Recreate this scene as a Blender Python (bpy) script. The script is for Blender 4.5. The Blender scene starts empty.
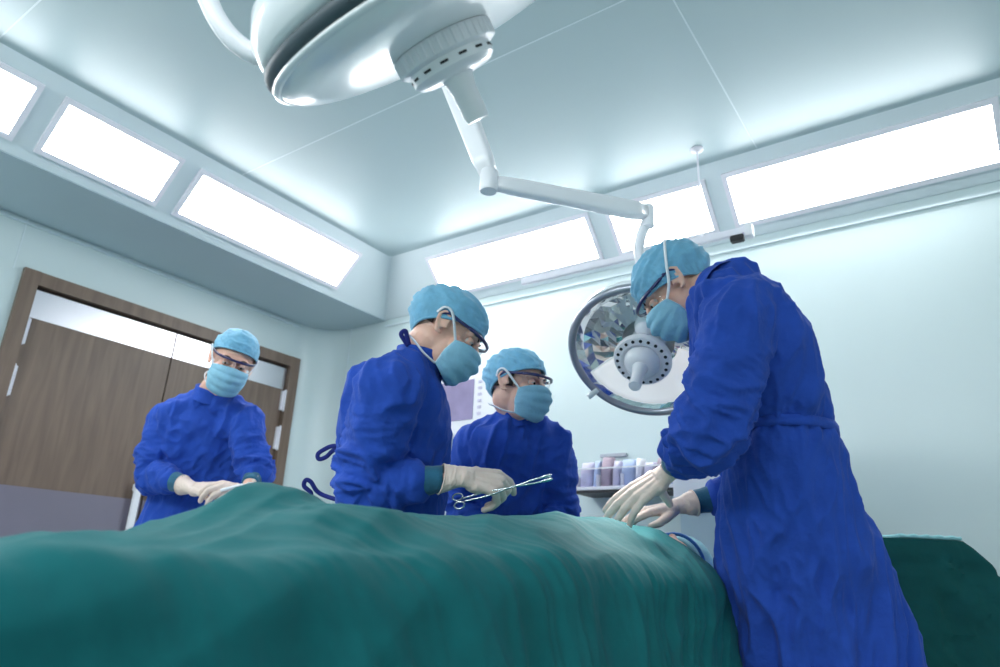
import bpy, bmesh, math, random
import numpy as np
from mathutils import Vector, Matrix, noise

sc = bpy.context.scene
COL = sc.collection
random.seed(7)

# ---------------------------------------------------------------- camera
F_PX = 688.17
YAW, PITCH, ROLL = math.radians(35.5613), math.radians(19.2813), math.radians(2.5914)
CAM = Vector((0, 0, 0.8))
_f = Vector((-math.sin(YAW) * math.cos(PITCH), math.cos(YAW) * math.cos(PITCH), math.sin(PITCH)))
_r0 = Vector((math.cos(YAW), math.sin(YAW), 0))
_u0 = _r0.cross(_f)
RGT = math.cos(ROLL) * _r0 + math.sin(ROLL) * _u0
UPV = -math.sin(ROLL) * _r0 + math.cos(ROLL) * _u0
FWD = _f
cam_data = bpy.data.cameras.new('camera')
cam = bpy.data.objects.new('camera', cam_data)
COL.objects.link(cam)
m = Matrix((RGT, UPV, -FWD)).transposed().to_4x4()
m.translation = CAM
cam.matrix_world = m
cam_data.sensor_width = 36
cam_data.lens = 36 * F_PX / 1000
cam_data.clip_start = 0.02
cam_data.dof.use_dof = True
cam_data.dof.focus_distance = 1.8
cam_data.dof.aperture_fstop = 3.2
sc.camera = cam

# ---------------------------------------------------------------- world, exposure, room light
wd = bpy.data.worlds.new('world'); sc.world = wd
wd.use_nodes = True
wd.node_tree.nodes['Background'].inputs[0].default_value = (0.75, 0.88, 1, 1)
wd.node_tree.nodes['Background'].inputs[1].default_value = 0.05
sc.view_settings.view_transform = 'Standard'
sc.view_settings.look = 'None'
sc.view_settings.gamma = 1
sc.view_settings.use_curve_mapping = False
sc.view_settings.exposure = 0.27
sc.cycles.use_denoising = True
sc.cycles.max_bounces = 8
sc.cycles.sample_clamp_indirect = 6

PANEL_STRENGTH = 14.5
def area(name, loc, aim, sx, sy, power, color=(0.93, 0.98, 1)):
    d = bpy.data.lights.new(name, 'AREA'); d.shape = 'RECTANGLE'; d.size = sx; d.size_y = sy
    d.energy = power; d.color = color
    o = bpy.data.objects.new(name, d); COL.objects.link(o); o.location = loc
    o.rotation_euler = (Vector(aim) - Vector(loc)).to_track_quat('-Z', 'Y').to_euler()
    return o
# the ceiling panels of the two sides of the theatre that the picture does not show
area('panel_row_right', (1.55, 0.6, 2.53), (0.55, 0.6, 1.53), 0.24, 3.2, 9)
area('panel_row_front', (-1.0, -1.55, 2.53), (-1.0, -0.55, 1.53), 3.6, 0.24, 56)

def at(px, py, depth):
    """world point seen at a pixel of the photograph, `depth` metres along the view axis"""
    return CAM + (RGT * ((px - 500) / F_PX) - UPV * ((py - 333.5) / F_PX) + FWD) * depth

# ---------------------------------------------------------------- materials
def lin(r, g, b):
    return tuple(((c / 255) / 12.92 if c / 255 <= 0.04045 else ((c / 255 + 0.055) / 1.055) ** 2.4) for c in (r, g, b)) + (1,)

def mat(name, col, rough=0.6, metal=0.0, noise_amt=0.0, noise_scale=8, bump=0.0, bump_scale=60, sheen=0, trans=0, coat=0,
        emit=None, emit_s=0, weave=False, spec=None, sss=0, stretch=(1, 1, 1)):
    m = bpy.data.materials.new(name); m.use_nodes = True
    nt = m.node_tree; b = nt.nodes['Principled BSDF']
    b.inputs['Base Color'].default_value = col
    b.inputs['Roughness'].default_value = rough
    b.inputs['Metallic'].default_value = metal
    if spec is not None: b.inputs['Specular IOR Level'].default_value = spec
    if sheen: b.inputs['Sheen Weight'].default_value = sheen; b.inputs['Sheen Roughness'].default_value = 0.5
    if trans: b.inputs['Transmission Weight'].default_value = trans
    if coat: b.inputs['Coat Weight'].default_value = coat
    if sss:
        b.inputs['Subsurface Weight'].default_value = sss
        b.inputs['Subsurface Radius'].default_value = (0.01, 0.004, 0.002)
    if emit: b.inputs['Emission Color'].default_value = emit; b.inputs['Emission Strength'].default_value = emit_s
    tc = nt.nodes.new('ShaderNodeTexCoord')
    mp = nt.nodes.new('ShaderNodeMapping'); mp.inputs['Scale'].default_value = stretch
    nt.links.new(tc.outputs['Object'], mp.inputs['Vector'])
    if noise_amt:
        n = nt.nodes.new('ShaderNodeTexNoise'); n.inputs['Scale'].default_value = noise_scale; n.inputs['Detail'].default_value = 5
        nt.links.new(mp.outputs[0], n.inputs['Vector'])
        r = nt.nodes.new('ShaderNodeValToRGB')
        r.color_ramp.elements[0].position = 0.3; r.color_ramp.elements[1].position = 0.7
        k0, k1 = 1 - noise_amt, 1 + noise_amt
        r.color_ramp.elements[0].color = tuple(c * k0 for c in col[:3]) + (1,)
        r.color_ramp.elements[1].color = tuple(min(1, c * k1) for c in col[:3]) + (1,)
        nt.links.new(n.outputs['Fac'], r.inputs[0]); nt.links.new(r.outputs[0], b.inputs['Base Color'])
    if bump:
        n2 = nt.nodes.new('ShaderNodeTexNoise'); n2.inputs['Scale'].default_value = bump_scale; n2.inputs['Detail'].default_value = 6
        nt.links.new(mp.outputs[0], n2.inputs['Vector'])
        bp = nt.nodes.new('ShaderNodeBump'); bp.inputs['Strength'].default_value = bump; bp.inputs['Distance'].default_value = 0.01
        nt.links.new(n2.outputs['Fac'], bp.inputs['Height'])
        last = bp
        if weave:
            w = nt.nodes.new('ShaderNodeTexNoise'); w.inputs['Scale'].default_value = 900; w.inputs['Detail'].default_value = 1
            nt.links.new(tc.outputs['Object'], w.inputs['Vector'])
            b2 = nt.nodes.new('ShaderNodeBump'); b2.inputs['Strength'].default_value = 0.25; b2.inputs['Distance'].default_value = 0.001
            nt.links.new(w.outputs['Fac'], b2.inputs['Height']); nt.links.new(bp.outputs[0], b2.inputs['Normal']); last = b2
        nt.links.new(last.outputs[0], b.inputs['Normal'])
    return m

def glass(name, tint, refl=0.15, rough=0.03):
    m = bpy.data.materials.new(name); m.use_nodes = True
    nt = m.node_tree; nt.nodes.remove(nt.nodes['Principled BSDF'])
    out = nt.nodes['Material Output']
    t = nt.nodes.new('ShaderNodeBsdfTransparent'); t.inputs[0].default_value = tint
    g = nt.nodes.new('ShaderNodeBsdfGlossy'); g.inputs['Roughness'].default_value = rough
    lw = nt.nodes.new('ShaderNodeLayerWeight'); lw.inputs['Blend'].default_value = 0.5
    fr = nt.nodes.new('ShaderNodeMath'); fr.operation = 'POWER'; fr.inputs[1].default_value = 4.0
    nt.links.new(lw.outputs['Facing'], fr.inputs[0])
    ml = nt.nodes.new('ShaderNodeMath'); ml.operation = 'MULTIPLY'; ml.inputs[1].default_value = 0.5
    nt.links.new(fr.outputs[0], ml.inputs[0]); fr = ml
    ad = nt.nodes.new('ShaderNodeMath'); ad.operation = 'ADD'; ad.inputs[1].default_value = refl; ad.use_clamp = True
    mx = nt.nodes.new('ShaderNodeMixShader')
    nt.links.new(fr.outputs[0], ad.inputs[0]); nt.links.new(ad.outputs[0], mx.inputs[0])
    nt.links.new(t.outputs[0], mx.inputs[1]); nt.links.new(g.outputs[0], mx.inputs[2])
    nt.links.new(mx.outputs[0], out.inputs[0])
    return m

def wood(name):
    m = bpy.data.materials.new(name); m.use_nodes = True
    nt = m.node_tree; b = nt.nodes['Principled BSDF']; b.inputs['Roughness'].default_value = 0.45
    tc = nt.nodes.new('ShaderNodeTexCoord'); mp = nt.nodes.new('ShaderNodeMapping')
    mp.inputs['Scale'].default_value = (14, 14, 1.2)
    n = nt.nodes.new('ShaderNodeTexNoise'); n.inputs['Scale'].default_value = 2.2; n.inputs['Detail'].default_value = 8
    n.inputs['Distortion'].default_value = 0.6
    r = nt.nodes.new('ShaderNodeValToRGB')
    r.color_ramp.elements[0].position = 0.3; r.color_ramp.elements[0].color = lin(108, 90, 78)
    r.color_ramp.elements[1].position = 0.72; r.color_ramp.elements[1].color = lin(128, 108, 94)
    nt.links.new(tc.outputs['Object'], mp.inputs[0]); nt.links.new(mp.outputs[0], n.inputs['Vector'])
    nt.links.new(n.outputs['Fac'], r.inputs[0]); nt.links.new(r.outputs[0], b.inputs['Base Color'])
    return m

M = {}
M['wall'] = mat('painted_wall_panel', lin(206, 221, 222), 0.35, noise_amt=0.015, noise_scale=2, bump=0.02, bump_scale=30)
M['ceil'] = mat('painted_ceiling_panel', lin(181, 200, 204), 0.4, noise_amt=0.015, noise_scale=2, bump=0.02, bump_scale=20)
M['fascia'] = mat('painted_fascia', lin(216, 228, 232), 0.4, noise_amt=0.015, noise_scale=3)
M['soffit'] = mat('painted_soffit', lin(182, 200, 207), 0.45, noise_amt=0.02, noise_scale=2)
M['seam'] = mat('pale_sealant', lin(215, 228, 232), 0.5, noise_amt=0.02)
M['floor'] = mat('vinyl_floor', lin(186, 196, 194), 0.3, noise_amt=0.06, noise_scale=5)
M['lightframe'] = mat('white_aluminium', lin(236, 234, 242), 0.4, noise_amt=0.01)
M['diffuser'] = mat('lit_diffuser', (0.9, 0.9, 0.9, 1), 0.4, emit=(0.97, 0.985, 1, 1), emit_s=PANEL_STRENGTH)
M['wood'] = wood('brown_wood_veneer')
M['steel'] = mat('brushed_steel', lin(205, 205, 212), 0.28, metal=1.0, bump=0.03, bump_scale=40, stretch=(30, 30, 1))
M['kick'] = mat('grey_kick_plate', lin(128, 122, 136), 0.4, metal=0.15, noise_amt=0.05, noise_scale=3)
M['dark'] = mat('dark_gap', lin(30, 28, 30), 0.7, noise_amt=0.05)
M['white'] = mat('white_enamel', lin(244, 244, 248), 0.3, noise_amt=0.01, coat=0.3)
M['whitepl'] = mat('white_plastic', lin(240, 240, 245), 0.4, noise_amt=0.015)
M['lampgrey'] = mat('pale_grey_enamel', lin(238, 242, 245), 0.22, coat=0.4, noise_amt=0.01)
M['rubber'] = mat('dark_rubber', lin(70, 84, 92), 0.55, noise_amt=0.05)
M['black'] = mat('black_plastic', lin(28, 28, 34), 0.5, noise_amt=0.05)
M['chrome'] = mat('polished_steel', lin(225, 228, 232), 0.12, metal=1.0, noise_amt=0.02)
M['rimgrey'] = mat('grey_rim', lin(165, 168, 178), 0.3, metal=0.6, noise_amt=0.02)
M['mirror'] = mat('faceted_mirror', lin(225, 232, 235), 0.06, metal=1.0, noise_amt=0.01)
M['cover'] = glass('clear_cover', (0.93, 0.98, 0.98, 1), 0.12, 0.05)
M['lens'] = glass('clear_lens', (0.98, 0.985, 0.995, 1), 0.025, 0.02)
M['frame'] = mat('navy_frame', lin(32, 32, 92), 0.3, coat=0.4, noise_amt=0.03)
M['gown'] = mat('blue_gown_cotton', lin(42, 80, 178), 0.85, noise_amt=0.10, noise_scale=14, bump=0.45, bump_scale=38, sheen=0.06, weave=True, spec=0.2)
M['tie'] = mat('navy_tie_cloth', lin(26, 38, 120), 0.85, noise_amt=0.08, bump=0.2)
M['cuff'] = mat('teal_knit_cuff', lin(34, 96, 124), 0.9, noise_amt=0.12, noise_scale=30, bump=0.3, bump_scale=200, sheen=0.2)
M['drape'] = mat('green_drape_cotton', lin(14, 104, 108), 0.8, noise_amt=0.10, noise_scale=9, bump=0.25, bump_scale=26, sheen=0.03, weave=True, spec=0.25)
M['drape_dark'] = mat('dark_green_drape_cotton', lin(22, 84, 84), 0.85, noise_amt=0.12, noise_scale=9, bump=0.4, bump_scale=25, weave=True, spec=0.2)
M['cap'] = mat('blue_cap_nonwoven', lin(116, 178, 210), 0.8, noise_amt=0.10, noise_scale=40, bump=0.25, bump_scale=90, sheen=0.2)
M['mask'] = mat('blue_mask_nonwoven', lin(142, 194, 218), 0.8, noise_amt=0.06, noise_scale=40, bump=0.2, bump_scale=120)
M['strap'] = mat('white_strap', lin(232, 236, 242), 0.8, noise_amt=0.03)
M['skin'] = mat('skin', lin(236, 188, 168), 0.5, noise_amt=0.06, noise_scale=30, bump=0.05, bump_scale=300, sss=0.15)
M['hair'] = mat('dark_hair', lin(52, 36, 30), 0.6, noise_amt=0.3, noise_scale=60, bump=0.6, bump_scale=120)
M['eye'] = mat('eye_white', lin(205, 200, 198), 0.2, noise_amt=0.02)
M['iris'] = mat('brown_iris', lin(50, 34, 26), 0.15, noise_amt=0.2)
M['glove'] = mat('latex_glove', lin(230, 208, 196), 0.5, noise_amt=0.04, noise_scale=25, bump=0.12, bump_scale=150, sss=0.05)
M['shoe'] = mat('white_clog', lin(210, 214, 218), 0.5, noise_amt=0.04)
M['scrub'] = mat('blue_scrub_trouser', lin(44, 70, 150), 0.85, noise_amt=0.1, bump=0.3)
M['bluefilm'] = mat('blue_wrap', lin(40, 120, 205), 0.6, noise_amt=0.08)
M['paleteal'] = mat('pale_teal_cloth', lin(150, 205, 210), 0.8, noise_amt=0.06, bump=0.2)
M['screen'] = mat('lilac_screen', lin(150, 140, 175), 0.25, noise_amt=0.18, noise_scale=6, emit=lin(150, 140, 178), emit_s=0.06)
M['lilac'] = mat('lilac_packet', lin(205, 200, 220), 0.4, noise_amt=0.12, noise_scale=20)
M['bluepk'] = mat('pale_blue_packet', lin(180, 196, 228), 0.4, noise_amt=0.1, noise_scale=20)
M['mauve'] = mat('mauve_packet', lin(176, 156, 170), 0.5, noise_amt=0.12, noise_scale=20)
M['reflglow'] = mat('glowing_reflection_white', lin(236, 236, 240), 0.3, noise_amt=0.01, emit=(1, .97, .96, 1), emit_s=0.45)  # white with some emission, imitates the bright reflection in the second lamp's dish
M['frosted'] = mat('frosted_cover', lin(242, 246, 248), 0.2, coat=0.2, noise_amt=0.02, noise_scale=3)
M['acrylic'] = glass('clear_acrylic', (0.9, 0.9, 0.95, 1), 0.06, 0.05)
M['cartgrey'] = mat('grey_cart_panel', lin(178, 200, 208), 0.4, noise_amt=0.03)

# ---------------------------------------------------------------- mesh helpers
class MB:
    def __init__(self): self.v = []; self.f = []; self.n = 0
    def add(self, vs, fs):
        vs = [tuple(p) for p in vs]
        self.v += vs; self.f += [tuple(i + self.n for i in q) for q in fs]; self.n += len(vs)
    def box(self, lo, hi, mtx=None):
        (a, b, c), (d, e, g) = lo, hi
        vs = [Vector(p) for p in ((a, b, c), (d, b, c), (d, e, c), (a, e, c), (a, b, g), (d, b, g), (d, e, g), (a, e, g))]
        if mtx is not None: vs = [mtx @ p for p in vs]
        self.add(vs, [(3, 2, 1, 0), (4, 5, 6, 7), (0, 1, 5, 4), (1, 2, 6, 5), (2, 3, 7, 6), (3, 0, 4, 7)])
    def grid(self, rows, wrap=False):
        """rows: list of equal-length point lists"""
        n, k = len(rows), len(rows[0]); fs = []
        for i in range(n - 1):
            for j in range(k if wrap else k - 1):
                j2 = (j + 1) % k
                fs.append((i * k + j, i * k + j2, (i + 1) * k + j2, (i + 1) * k + j))
        self.add([p for r in rows for p in r], fs)
    def loft(self, rings, cap=True):
        k = len(rings[0]); base = self.n
        self.grid(rings, wrap=True)
        if cap:
            n = len(rings)
            self.f.append(tuple(base + j for j in reversed(range(k))))
            self.f.append(tuple(base + (n - 1) * k + j for j in range(k)))
    def ell(self, c, r, rot=None, seg=20):
        rings = []
        c = Vector(c)
        for i in range(seg // 2 + 1):
            a = math.pi * i / (seg // 2); a = min(max(a, 0.02), math.pi - 0.02)
            ring = []
            for j in range(seg):
                t = 2 * math.pi * j / seg
                p = Vector((r[0] * math.sin(a) * math.cos(t), r[1] * math.sin(a) * math.sin(t), -r[2] * math.cos(a)))
                if rot is not None: p = rot @ p
                ring.append(c + p)
            rings.append(ring)
        self.loft(rings)
    def cap(self, a, b, ra, rb, seg=14):
        """tapered capsule"""
        a, b = Vector(a), Vector(b); d = b - a; L = d.length
        if L < 1e-6: self.ell(a, (ra,) * 3); return
        d /= L; s = d.orthogonal().normalized(); t = d.cross(s)
        prof = [(-ra * math.cos(k), ra * math.sin(k)) for k in (0.08, 0.5, 1.0)] + [(0, ra), (L, rb)] + [(L + rb * math.cos(k), rb * math.sin(k)) for k in (1.0, 0.5, 0.08)]
        self.loft([[a + d * z + (s * math.cos(2 * math.pi * j / seg) + t * math.sin(2 * math.pi * j / seg)) * r for j in range(seg)] for z, r in prof])
    def chain(self, pts, rad, seg=14):
        for i in range(len(pts) - 1): self.cap(pts[i], pts[i + 1], rad[i], rad[i + 1], seg)
    def tube(self, pts, r, seg=12, closed=False, flat=None):
        """swept tube along a polyline; r number or list; flat=(w,h) makes a ribbon"""
        P = [Vector(p) for p in pts]; n = len(P); rings = []; nrm = None
        for i in range(n):
            if closed: d = P[(i + 1) % n] - P[i - 1]
            else: d = P[min(i + 1, n - 1)] - P[max(i - 1, 0)]
            d.normalize()
            if nrm is None: nrm = d.orthogonal().normalized()
            nrm = (nrm - d * nrm.dot(d)).normalized(); bi = d.cross(nrm)
            rr = r[i] if isinstance(r, (list, tuple)) else r
            rings.append([P[i] + (nrm * math.cos(2 * math.pi * j / seg) + bi * math.sin(2 * math.pi * j / seg)) * rr for j in range(seg)])
        if closed: rings.append(rings[0])
        self.loft(rings, cap=not closed)
    def ribbon(self, pts, nrms, w, th):
        """flat band: pts along, nrms outward normals, w width, th thickness"""
        P = [Vector(p) for p in pts]; n = len(P); rings = []
        for i in range(n):
            d = (P[min(i + 1, n - 1)] - P[max(i - 1, 0)]).normalized()
            N = Vector(nrms[i]); N = (N - d * N.dot(d)).normalized(); S = d.cross(N)
            rings.append([P[i] + S * (w / 2), P[i] + S * (w / 2) + N * th, P[i] - S * (w / 2) + N * th, P[i] - S * (w / 2)])
        self.loft(rings)
    def lathe(self, prof, mtx=None, seg=48, close=True):
        """prof: (r,z) list, revolved about z"""
        rings = []
        for r, z in prof:
            r = max(r, 1e-4)
            ring = [Vector((r * math.cos(2 * math.pi * j / seg), r * math.sin(2 * math.pi * j / seg), z)) for j in range(seg)]
            if mtx is not None: ring = [mtx @ p for p in ring]
            rings.append(ring)
        self.loft(rings, cap=close)
    def mesh(self, name):
        me = bpy.data.meshes.new(name); me.from_pydata(self.v, [], self.f); me.update(); return me
    def build(self, name, material, parent=None, smooth=True, bevel=0, auto=None):
        me = self.mesh(name)
        bm = bmesh.new(); bm.from_mesh(me); bmesh.ops.recalc_face_normals(bm, faces=bm.faces[:])
        if bevel:
            bmesh.ops.remove_doubles(bm, verts=bm.verts[:], dist=1e-6)
            bmesh.ops.bevel(bm, geom=bm.edges[:], offset=bevel, segments=2, affect='EDGES', clamp_overlap=True)
        bm.to_mesh(me); bm.free()
        return link(name, me, material, parent, smooth, auto)

def link(name, me, material, parent=None, smooth=True, auto=None):
    o = bpy.data.objects.new(name, me); COL.objects.link(o)
    me.materials.clear(); me.materials.append(material)
    if smooth:
        if auto is not None:
            me.shade_smooth() if hasattr(me, 'shade_smooth') else None
            me.set_sharp_from_angle(angle=math.radians(auto))
        else:
            me.polygons.foreach_set('use_smooth', [True] * len(me.polygons))
    if parent is not None:
        o.parent = parent
        o.matrix_parent_inverse = parent.matrix_world.inverted() if parent.type != 'EMPTY' else Matrix.Translation(-Vector(parent.location))
    return o

def thing(name, label, cat, loc=(0, 0, 0), group=None):
    o = bpy.data.objects.new(name, None); COL.objects.link(o); o.empty_display_size = 0.1
    o.location = loc; o['label'] = label; o['category'] = cat
    if group: o['group'] = group
    return o
def tag(o, label, cat, group=None, kind=None):
    o['label'] = label; o['category'] = cat
    if group: o['group'] = group
    if kind: o['kind'] = kind
    return o
def struct(o): o['kind'] = 'structure'; return o

def remesh(mb, voxel, it=3):
    """voxel union of everything in mb -> (verts, faces) smoothed"""
    me = mb.mesh('tmp')
    bm = bmesh.new(); bm.from_mesh(me); bmesh.ops.recalc_face_normals(bm, faces=bm.faces[:]); bm.to_mesh(me); bm.free()
    o = bpy.data.objects.new('tmp', me); COL.objects.link(o)
    md = o.modifiers.new('r', 'REMESH'); md.mode = 'VOXEL'; md.voxel_size = voxel
    dg = bpy.context.evaluated_depsgraph_get()
    m2 = bpy.data.meshes.new_from_object(o.evaluated_get(dg))
    bpy.data.objects.remove(o); bpy.data.meshes.remove(me)
    smooth_mesh(m2, it)
    return m2
def get_co(me):
    a = np.empty(len(me.vertices) * 3); me.vertices.foreach_get('co', a); return a.reshape(-1, 3)
def set_co(me, a):
    me.vertices.foreach_set('co', np.ascontiguousarray(a).ravel()); me.update()
def get_no(me):
    a = np.empty(len(me.vertices) * 3); me.vertex_normals.foreach_get('vector', a); return a.reshape(-1, 3)
def smooth_mesh(me, it, lam=0.6):
    if it <= 0: return
    e = np.empty(len(me.edges) * 2, dtype=np.int64); me.edges.foreach_get('vertices', e); e = e.reshape(-1, 2)
    co = get_co(me); n = len(co)
    i = np.r_[e[:, 0], e[:, 1]]; j = np.r_[e[:, 1], e[:, 0]]
    deg = np.bincount(i, minlength=n)[:, None].clip(1)
    for k in range(it):
        for l in (lam, -lam * 0.92):
            s = np.stack([np.bincount(i, co[j, a], minlength=n) for a in range(3)], 1) / deg
            co = co + l * (s - co)
    set_co(me, co)

# vectorised gradient noise
_rng = np.random.RandomState(3)
_perm = _rng.permutation(256); _perm = np.r_[_perm, _perm, _perm]
_grad = _rng.normal(size=(256, 3)); _grad /= np.linalg.norm(_grad, axis=1)[:, None]
def gnoise(p):
    i = np.floor(p).astype(int); f = p - i; u = f * f * f * (f * (f * 6 - 15) + 10); i = i & 255
    r = 0
    for dx in (0, 1):
        for dy in (0, 1):
            for dz in (0, 1):
                h = _perm[_perm[_perm[i[:, 0] + dx] + i[:, 1] + dy] + i[:, 2] + dz]
                g = _grad[h]
                d = g[:, 0] * (f[:, 0] - dx) + g[:, 1] * (f[:, 1] - dy) + g[:, 2] * (f[:, 2] - dz)
                w = (u[:, 0] if dx else 1 - u[:, 0]) * (u[:, 1] if dy else 1 - u[:, 1]) * (u[:, 2] if dz else 1 - u[:, 2])
                r = r + w * d
    return r * 1.6
def ridge(p, sharp=1.6):
    return (1 - np.abs(np.clip(gnoise(p) * 1.5, -1, 1))) ** sharp - 0.45

def catmull(pts, n):
    """resample a list of equal-length numeric tuples"""
    P = np.array(pts, float); k = len(P); out = []
    for s in range(k - 1):
        p0, p1, p2, p3 = P[max(s - 1, 0)], P[s], P[s + 1], P[min(s + 2, k - 1)]
        for q in range(n):
            t = q / n
            out.append(0.5 * ((2 * p1) + (-p0 + p2) * t + (2 * p0 - 5 * p1 + 4 * p2 - p3) * t * t + (-p0 + 3 * p1 - 3 * p2 + p3) * t ** 3))
    out.append(P[-1]); return np.array(out)
def curve(pts, n=8): return [Vector(p) for p in catmull([tuple(q) for q in pts], n)]

# ================================================================= ROOM
XL, YB, ZS, ZC = -3.81, 3.15, 2.41, 2.70     # left wall, back wall, soffit, ceiling
XR, YF = 1.9, -1.9
RC = 0.26                                     # rounded corner
b = MB(); b.box((XL - .1, YF - .1, -.06), (XR + .1, YB + .1, 0)); struct(b.build('floor', M['floor'], smooth=False))
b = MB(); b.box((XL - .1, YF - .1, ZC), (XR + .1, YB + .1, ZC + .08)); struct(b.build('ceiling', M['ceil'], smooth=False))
DY0, DY1, DZ = 1.195, 2.935, 2.15             # door frame outer
b = MB()
b.box((XL - .1, YF - .1, 0), (XL, DY0 + .02, ZC)); b.box((XL - .1, DY1 - .02, 0), (XL, YB - RC, ZC)); b.box((XL - .1, DY0 + .02, DZ - .02), (XL, DY1 - .02, ZC))
b.box((XL - .25, DY0 - .1, 0), (XL - .2, DY1 + .1, DZ + .2))
struct(b.build('wall_left', M['wall'], smooth=False))
b = MB(); b.box((XL + RC, YB, 0), (XR + .1, YB + .1, ZC)); struct(b.build('wall_back', M['wall'], smooth=False))
b = MB(); b.box((XR, YF, 0), (XR + .1, YB, ZC)); struct(b.build('wall_right', M['wall'], smooth=False))
b = MB(); b.box((XL, YF - .1, 0), (XR, YF, ZC)); struct(b.build('wall_front', M['wall'], smooth=False))
b = MB()
arc = [(XL + RC - RC * math.cos(t), YB - RC + RC * math.sin(t)) for t in [i * math.pi / 24 for i in range(13)]]
b.grid([[(x, y, z) for x, y in arc] for z in (0, ZC)])
b.grid([[(XL + RC + (x - XL - RC) * 1.25, YB - RC + (y - YB + RC) * 1.25, z) for x, y in arc] for z in (0, ZC)])
struct(b.build('wall_corner', M['wall'], smooth=True))
# sloping light coves: a prism along each side
def prism(sec, axis, a, bb):
    p = MB(); n = len(sec)
    def pt(s, t): return (s[0], t, s[1]) if axis == 'y' else (t, s[0], s[1])
    p.add([pt(s, a) for s in sec] + [pt(s, bb) for s in sec],
          [tuple(range(n)), tuple(reversed(range(n, 2 * n)))] + [(i, (i + 1) % n, n + (i + 1) % n, n + i) for i in range(n)])
    return p
XB, YBB = -3.22, 3.14                          # lower edges of the left and back coves
SL = ZC - ZS
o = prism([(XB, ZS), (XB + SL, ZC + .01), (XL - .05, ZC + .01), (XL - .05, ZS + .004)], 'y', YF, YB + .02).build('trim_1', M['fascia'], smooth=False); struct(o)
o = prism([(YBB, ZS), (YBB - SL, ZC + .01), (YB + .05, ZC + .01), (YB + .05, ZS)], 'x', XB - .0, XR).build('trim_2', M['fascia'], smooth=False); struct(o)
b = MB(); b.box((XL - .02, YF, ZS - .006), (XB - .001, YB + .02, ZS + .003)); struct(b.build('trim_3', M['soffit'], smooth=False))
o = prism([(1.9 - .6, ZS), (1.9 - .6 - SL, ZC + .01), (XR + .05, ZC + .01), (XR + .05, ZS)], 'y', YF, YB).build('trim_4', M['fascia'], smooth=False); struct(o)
# small mouldings and sealed panel joints
def strip(i, lo, hi, mm='seam'):
    q = MB(); q.box(lo, hi); struct(q.build('trim_%d' % i, M[mm], smooth=False))
strip(5, (XL, YF, ZS - .035), (XL + .012, YB - RC, ZS - .022), 'seam')
strip(6, (XB + .01, YB - .012, ZS - .055), (XR, YB + .001, ZS - .043), 'seam')
for k, y in enumerate((0.614, 1.74)): strip(7 + k, (XB + SL, y - .003, ZC - .0008), (XR, y + .003, ZC + .002))
strip(9, (-.638, 1.74, ZC - .0008), (-.632, YBB - SL, ZC + .002))
strip(10, (XL - .002, 1.15, DZ - .02), (XL + .003, 1.156, ZS))
strip(11, (XL - .002, DY1 + .01, 0), (XL + .004, DY1 + .018, ZS))
strip(12, (XL + RC, YB - .004, 0), (XL + RC + .007, YB + .002, ZS))
strip(13, (XL - .01, YF, 0), (XL + .012, DY0, .1)); 
strip(14, (XL + RC, YB - .012, 0), (XR, YB + .01, .1))
q = MB(); q.cap((XB + SL * .0 + .004, YBB + .0, ZS), (XB + SL, YBB - SL, ZC), .006, .006, 8); struct(q.build('trim_15', M['seam']))

# ---- double door
D = struct(bpy.data.objects.new('door_1', None)); COL.objects.link(D); D.location = (XL, 2.065, 0)
b = MB()
b.box((XL - .1, DY0, 0), (XL + .025, DY0 + .075, DZ)); b.box((XL - .1, DY1 - .075, 0), (XL + .025, DY1, DZ)); b.box((XL - .1, DY0 + .075, DZ - .07), (XL + .024, DY1 - .075, DZ - .001))
b.build('door_frame', M['wood'], D, smooth=False)
b = MB(); b.box((XL - .12, DY0 + .05, 0), (XL - .05, DY1 - .05, DZ - .05)); b.build('door_rebate', M['dark'], D, smooth=False)
ym = 2.045
for (y0, y1, hy) in ((DY0 + .08, ym - .003, ym - .055), (ym + .003, DY1 - .08, ym + .055)):
    b = MB(); b.box((XL - .05, y0, .01), (XL - .01, y1, DZ - .085)); leaf = b.build('door_leaf', M['wood'], D, smooth=False, bevel=.002)
    b = MB(); b.box((XL - .012, y0 + .002, 1.916), (XL - .006, y1 - .002, DZ - .087)); b.build('push_strip', M['steel'], leaf, smooth=False)['label'] = 'bright steel strip across the door top'
    b = MB(); b.box((XL - .012, y0 + .002, .012), (XL - .006, y1 - .002, 1.10)); b.build('kick_plate', M['kick'], leaf, smooth=False)['label'] = 'grey protective lower plate'
    b = MB(); b.box((XL + .02, hy - .018, .82), (XL + .04, hy + .018, 1.20)); b.box((XL - .008, hy - .012, .84), (XL + .022, hy + .012, .88)); b.box((XL - .008, hy - .012, 1.14), (XL + .022, hy + .012, 1.18))
    b.build('handle', M['white'], leaf, bevel=.004, auto=40)
for yy in (DY0 + .075, DY1 - .075):
    for (z0, z1) in ((1.775, 1.905), (1.515, 1.66), (.9, 1.04), (.25, .39)):
        b = MB(); b.cap((XL + .012, yy, z0), (XL + .012, yy, z1), .011, .011, 10); b.box((XL - .02, yy - .02, z0), (XL + .008, yy + .02, z1))
        b.build('hinge', M['lightframe'], D, auto=40)

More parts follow.
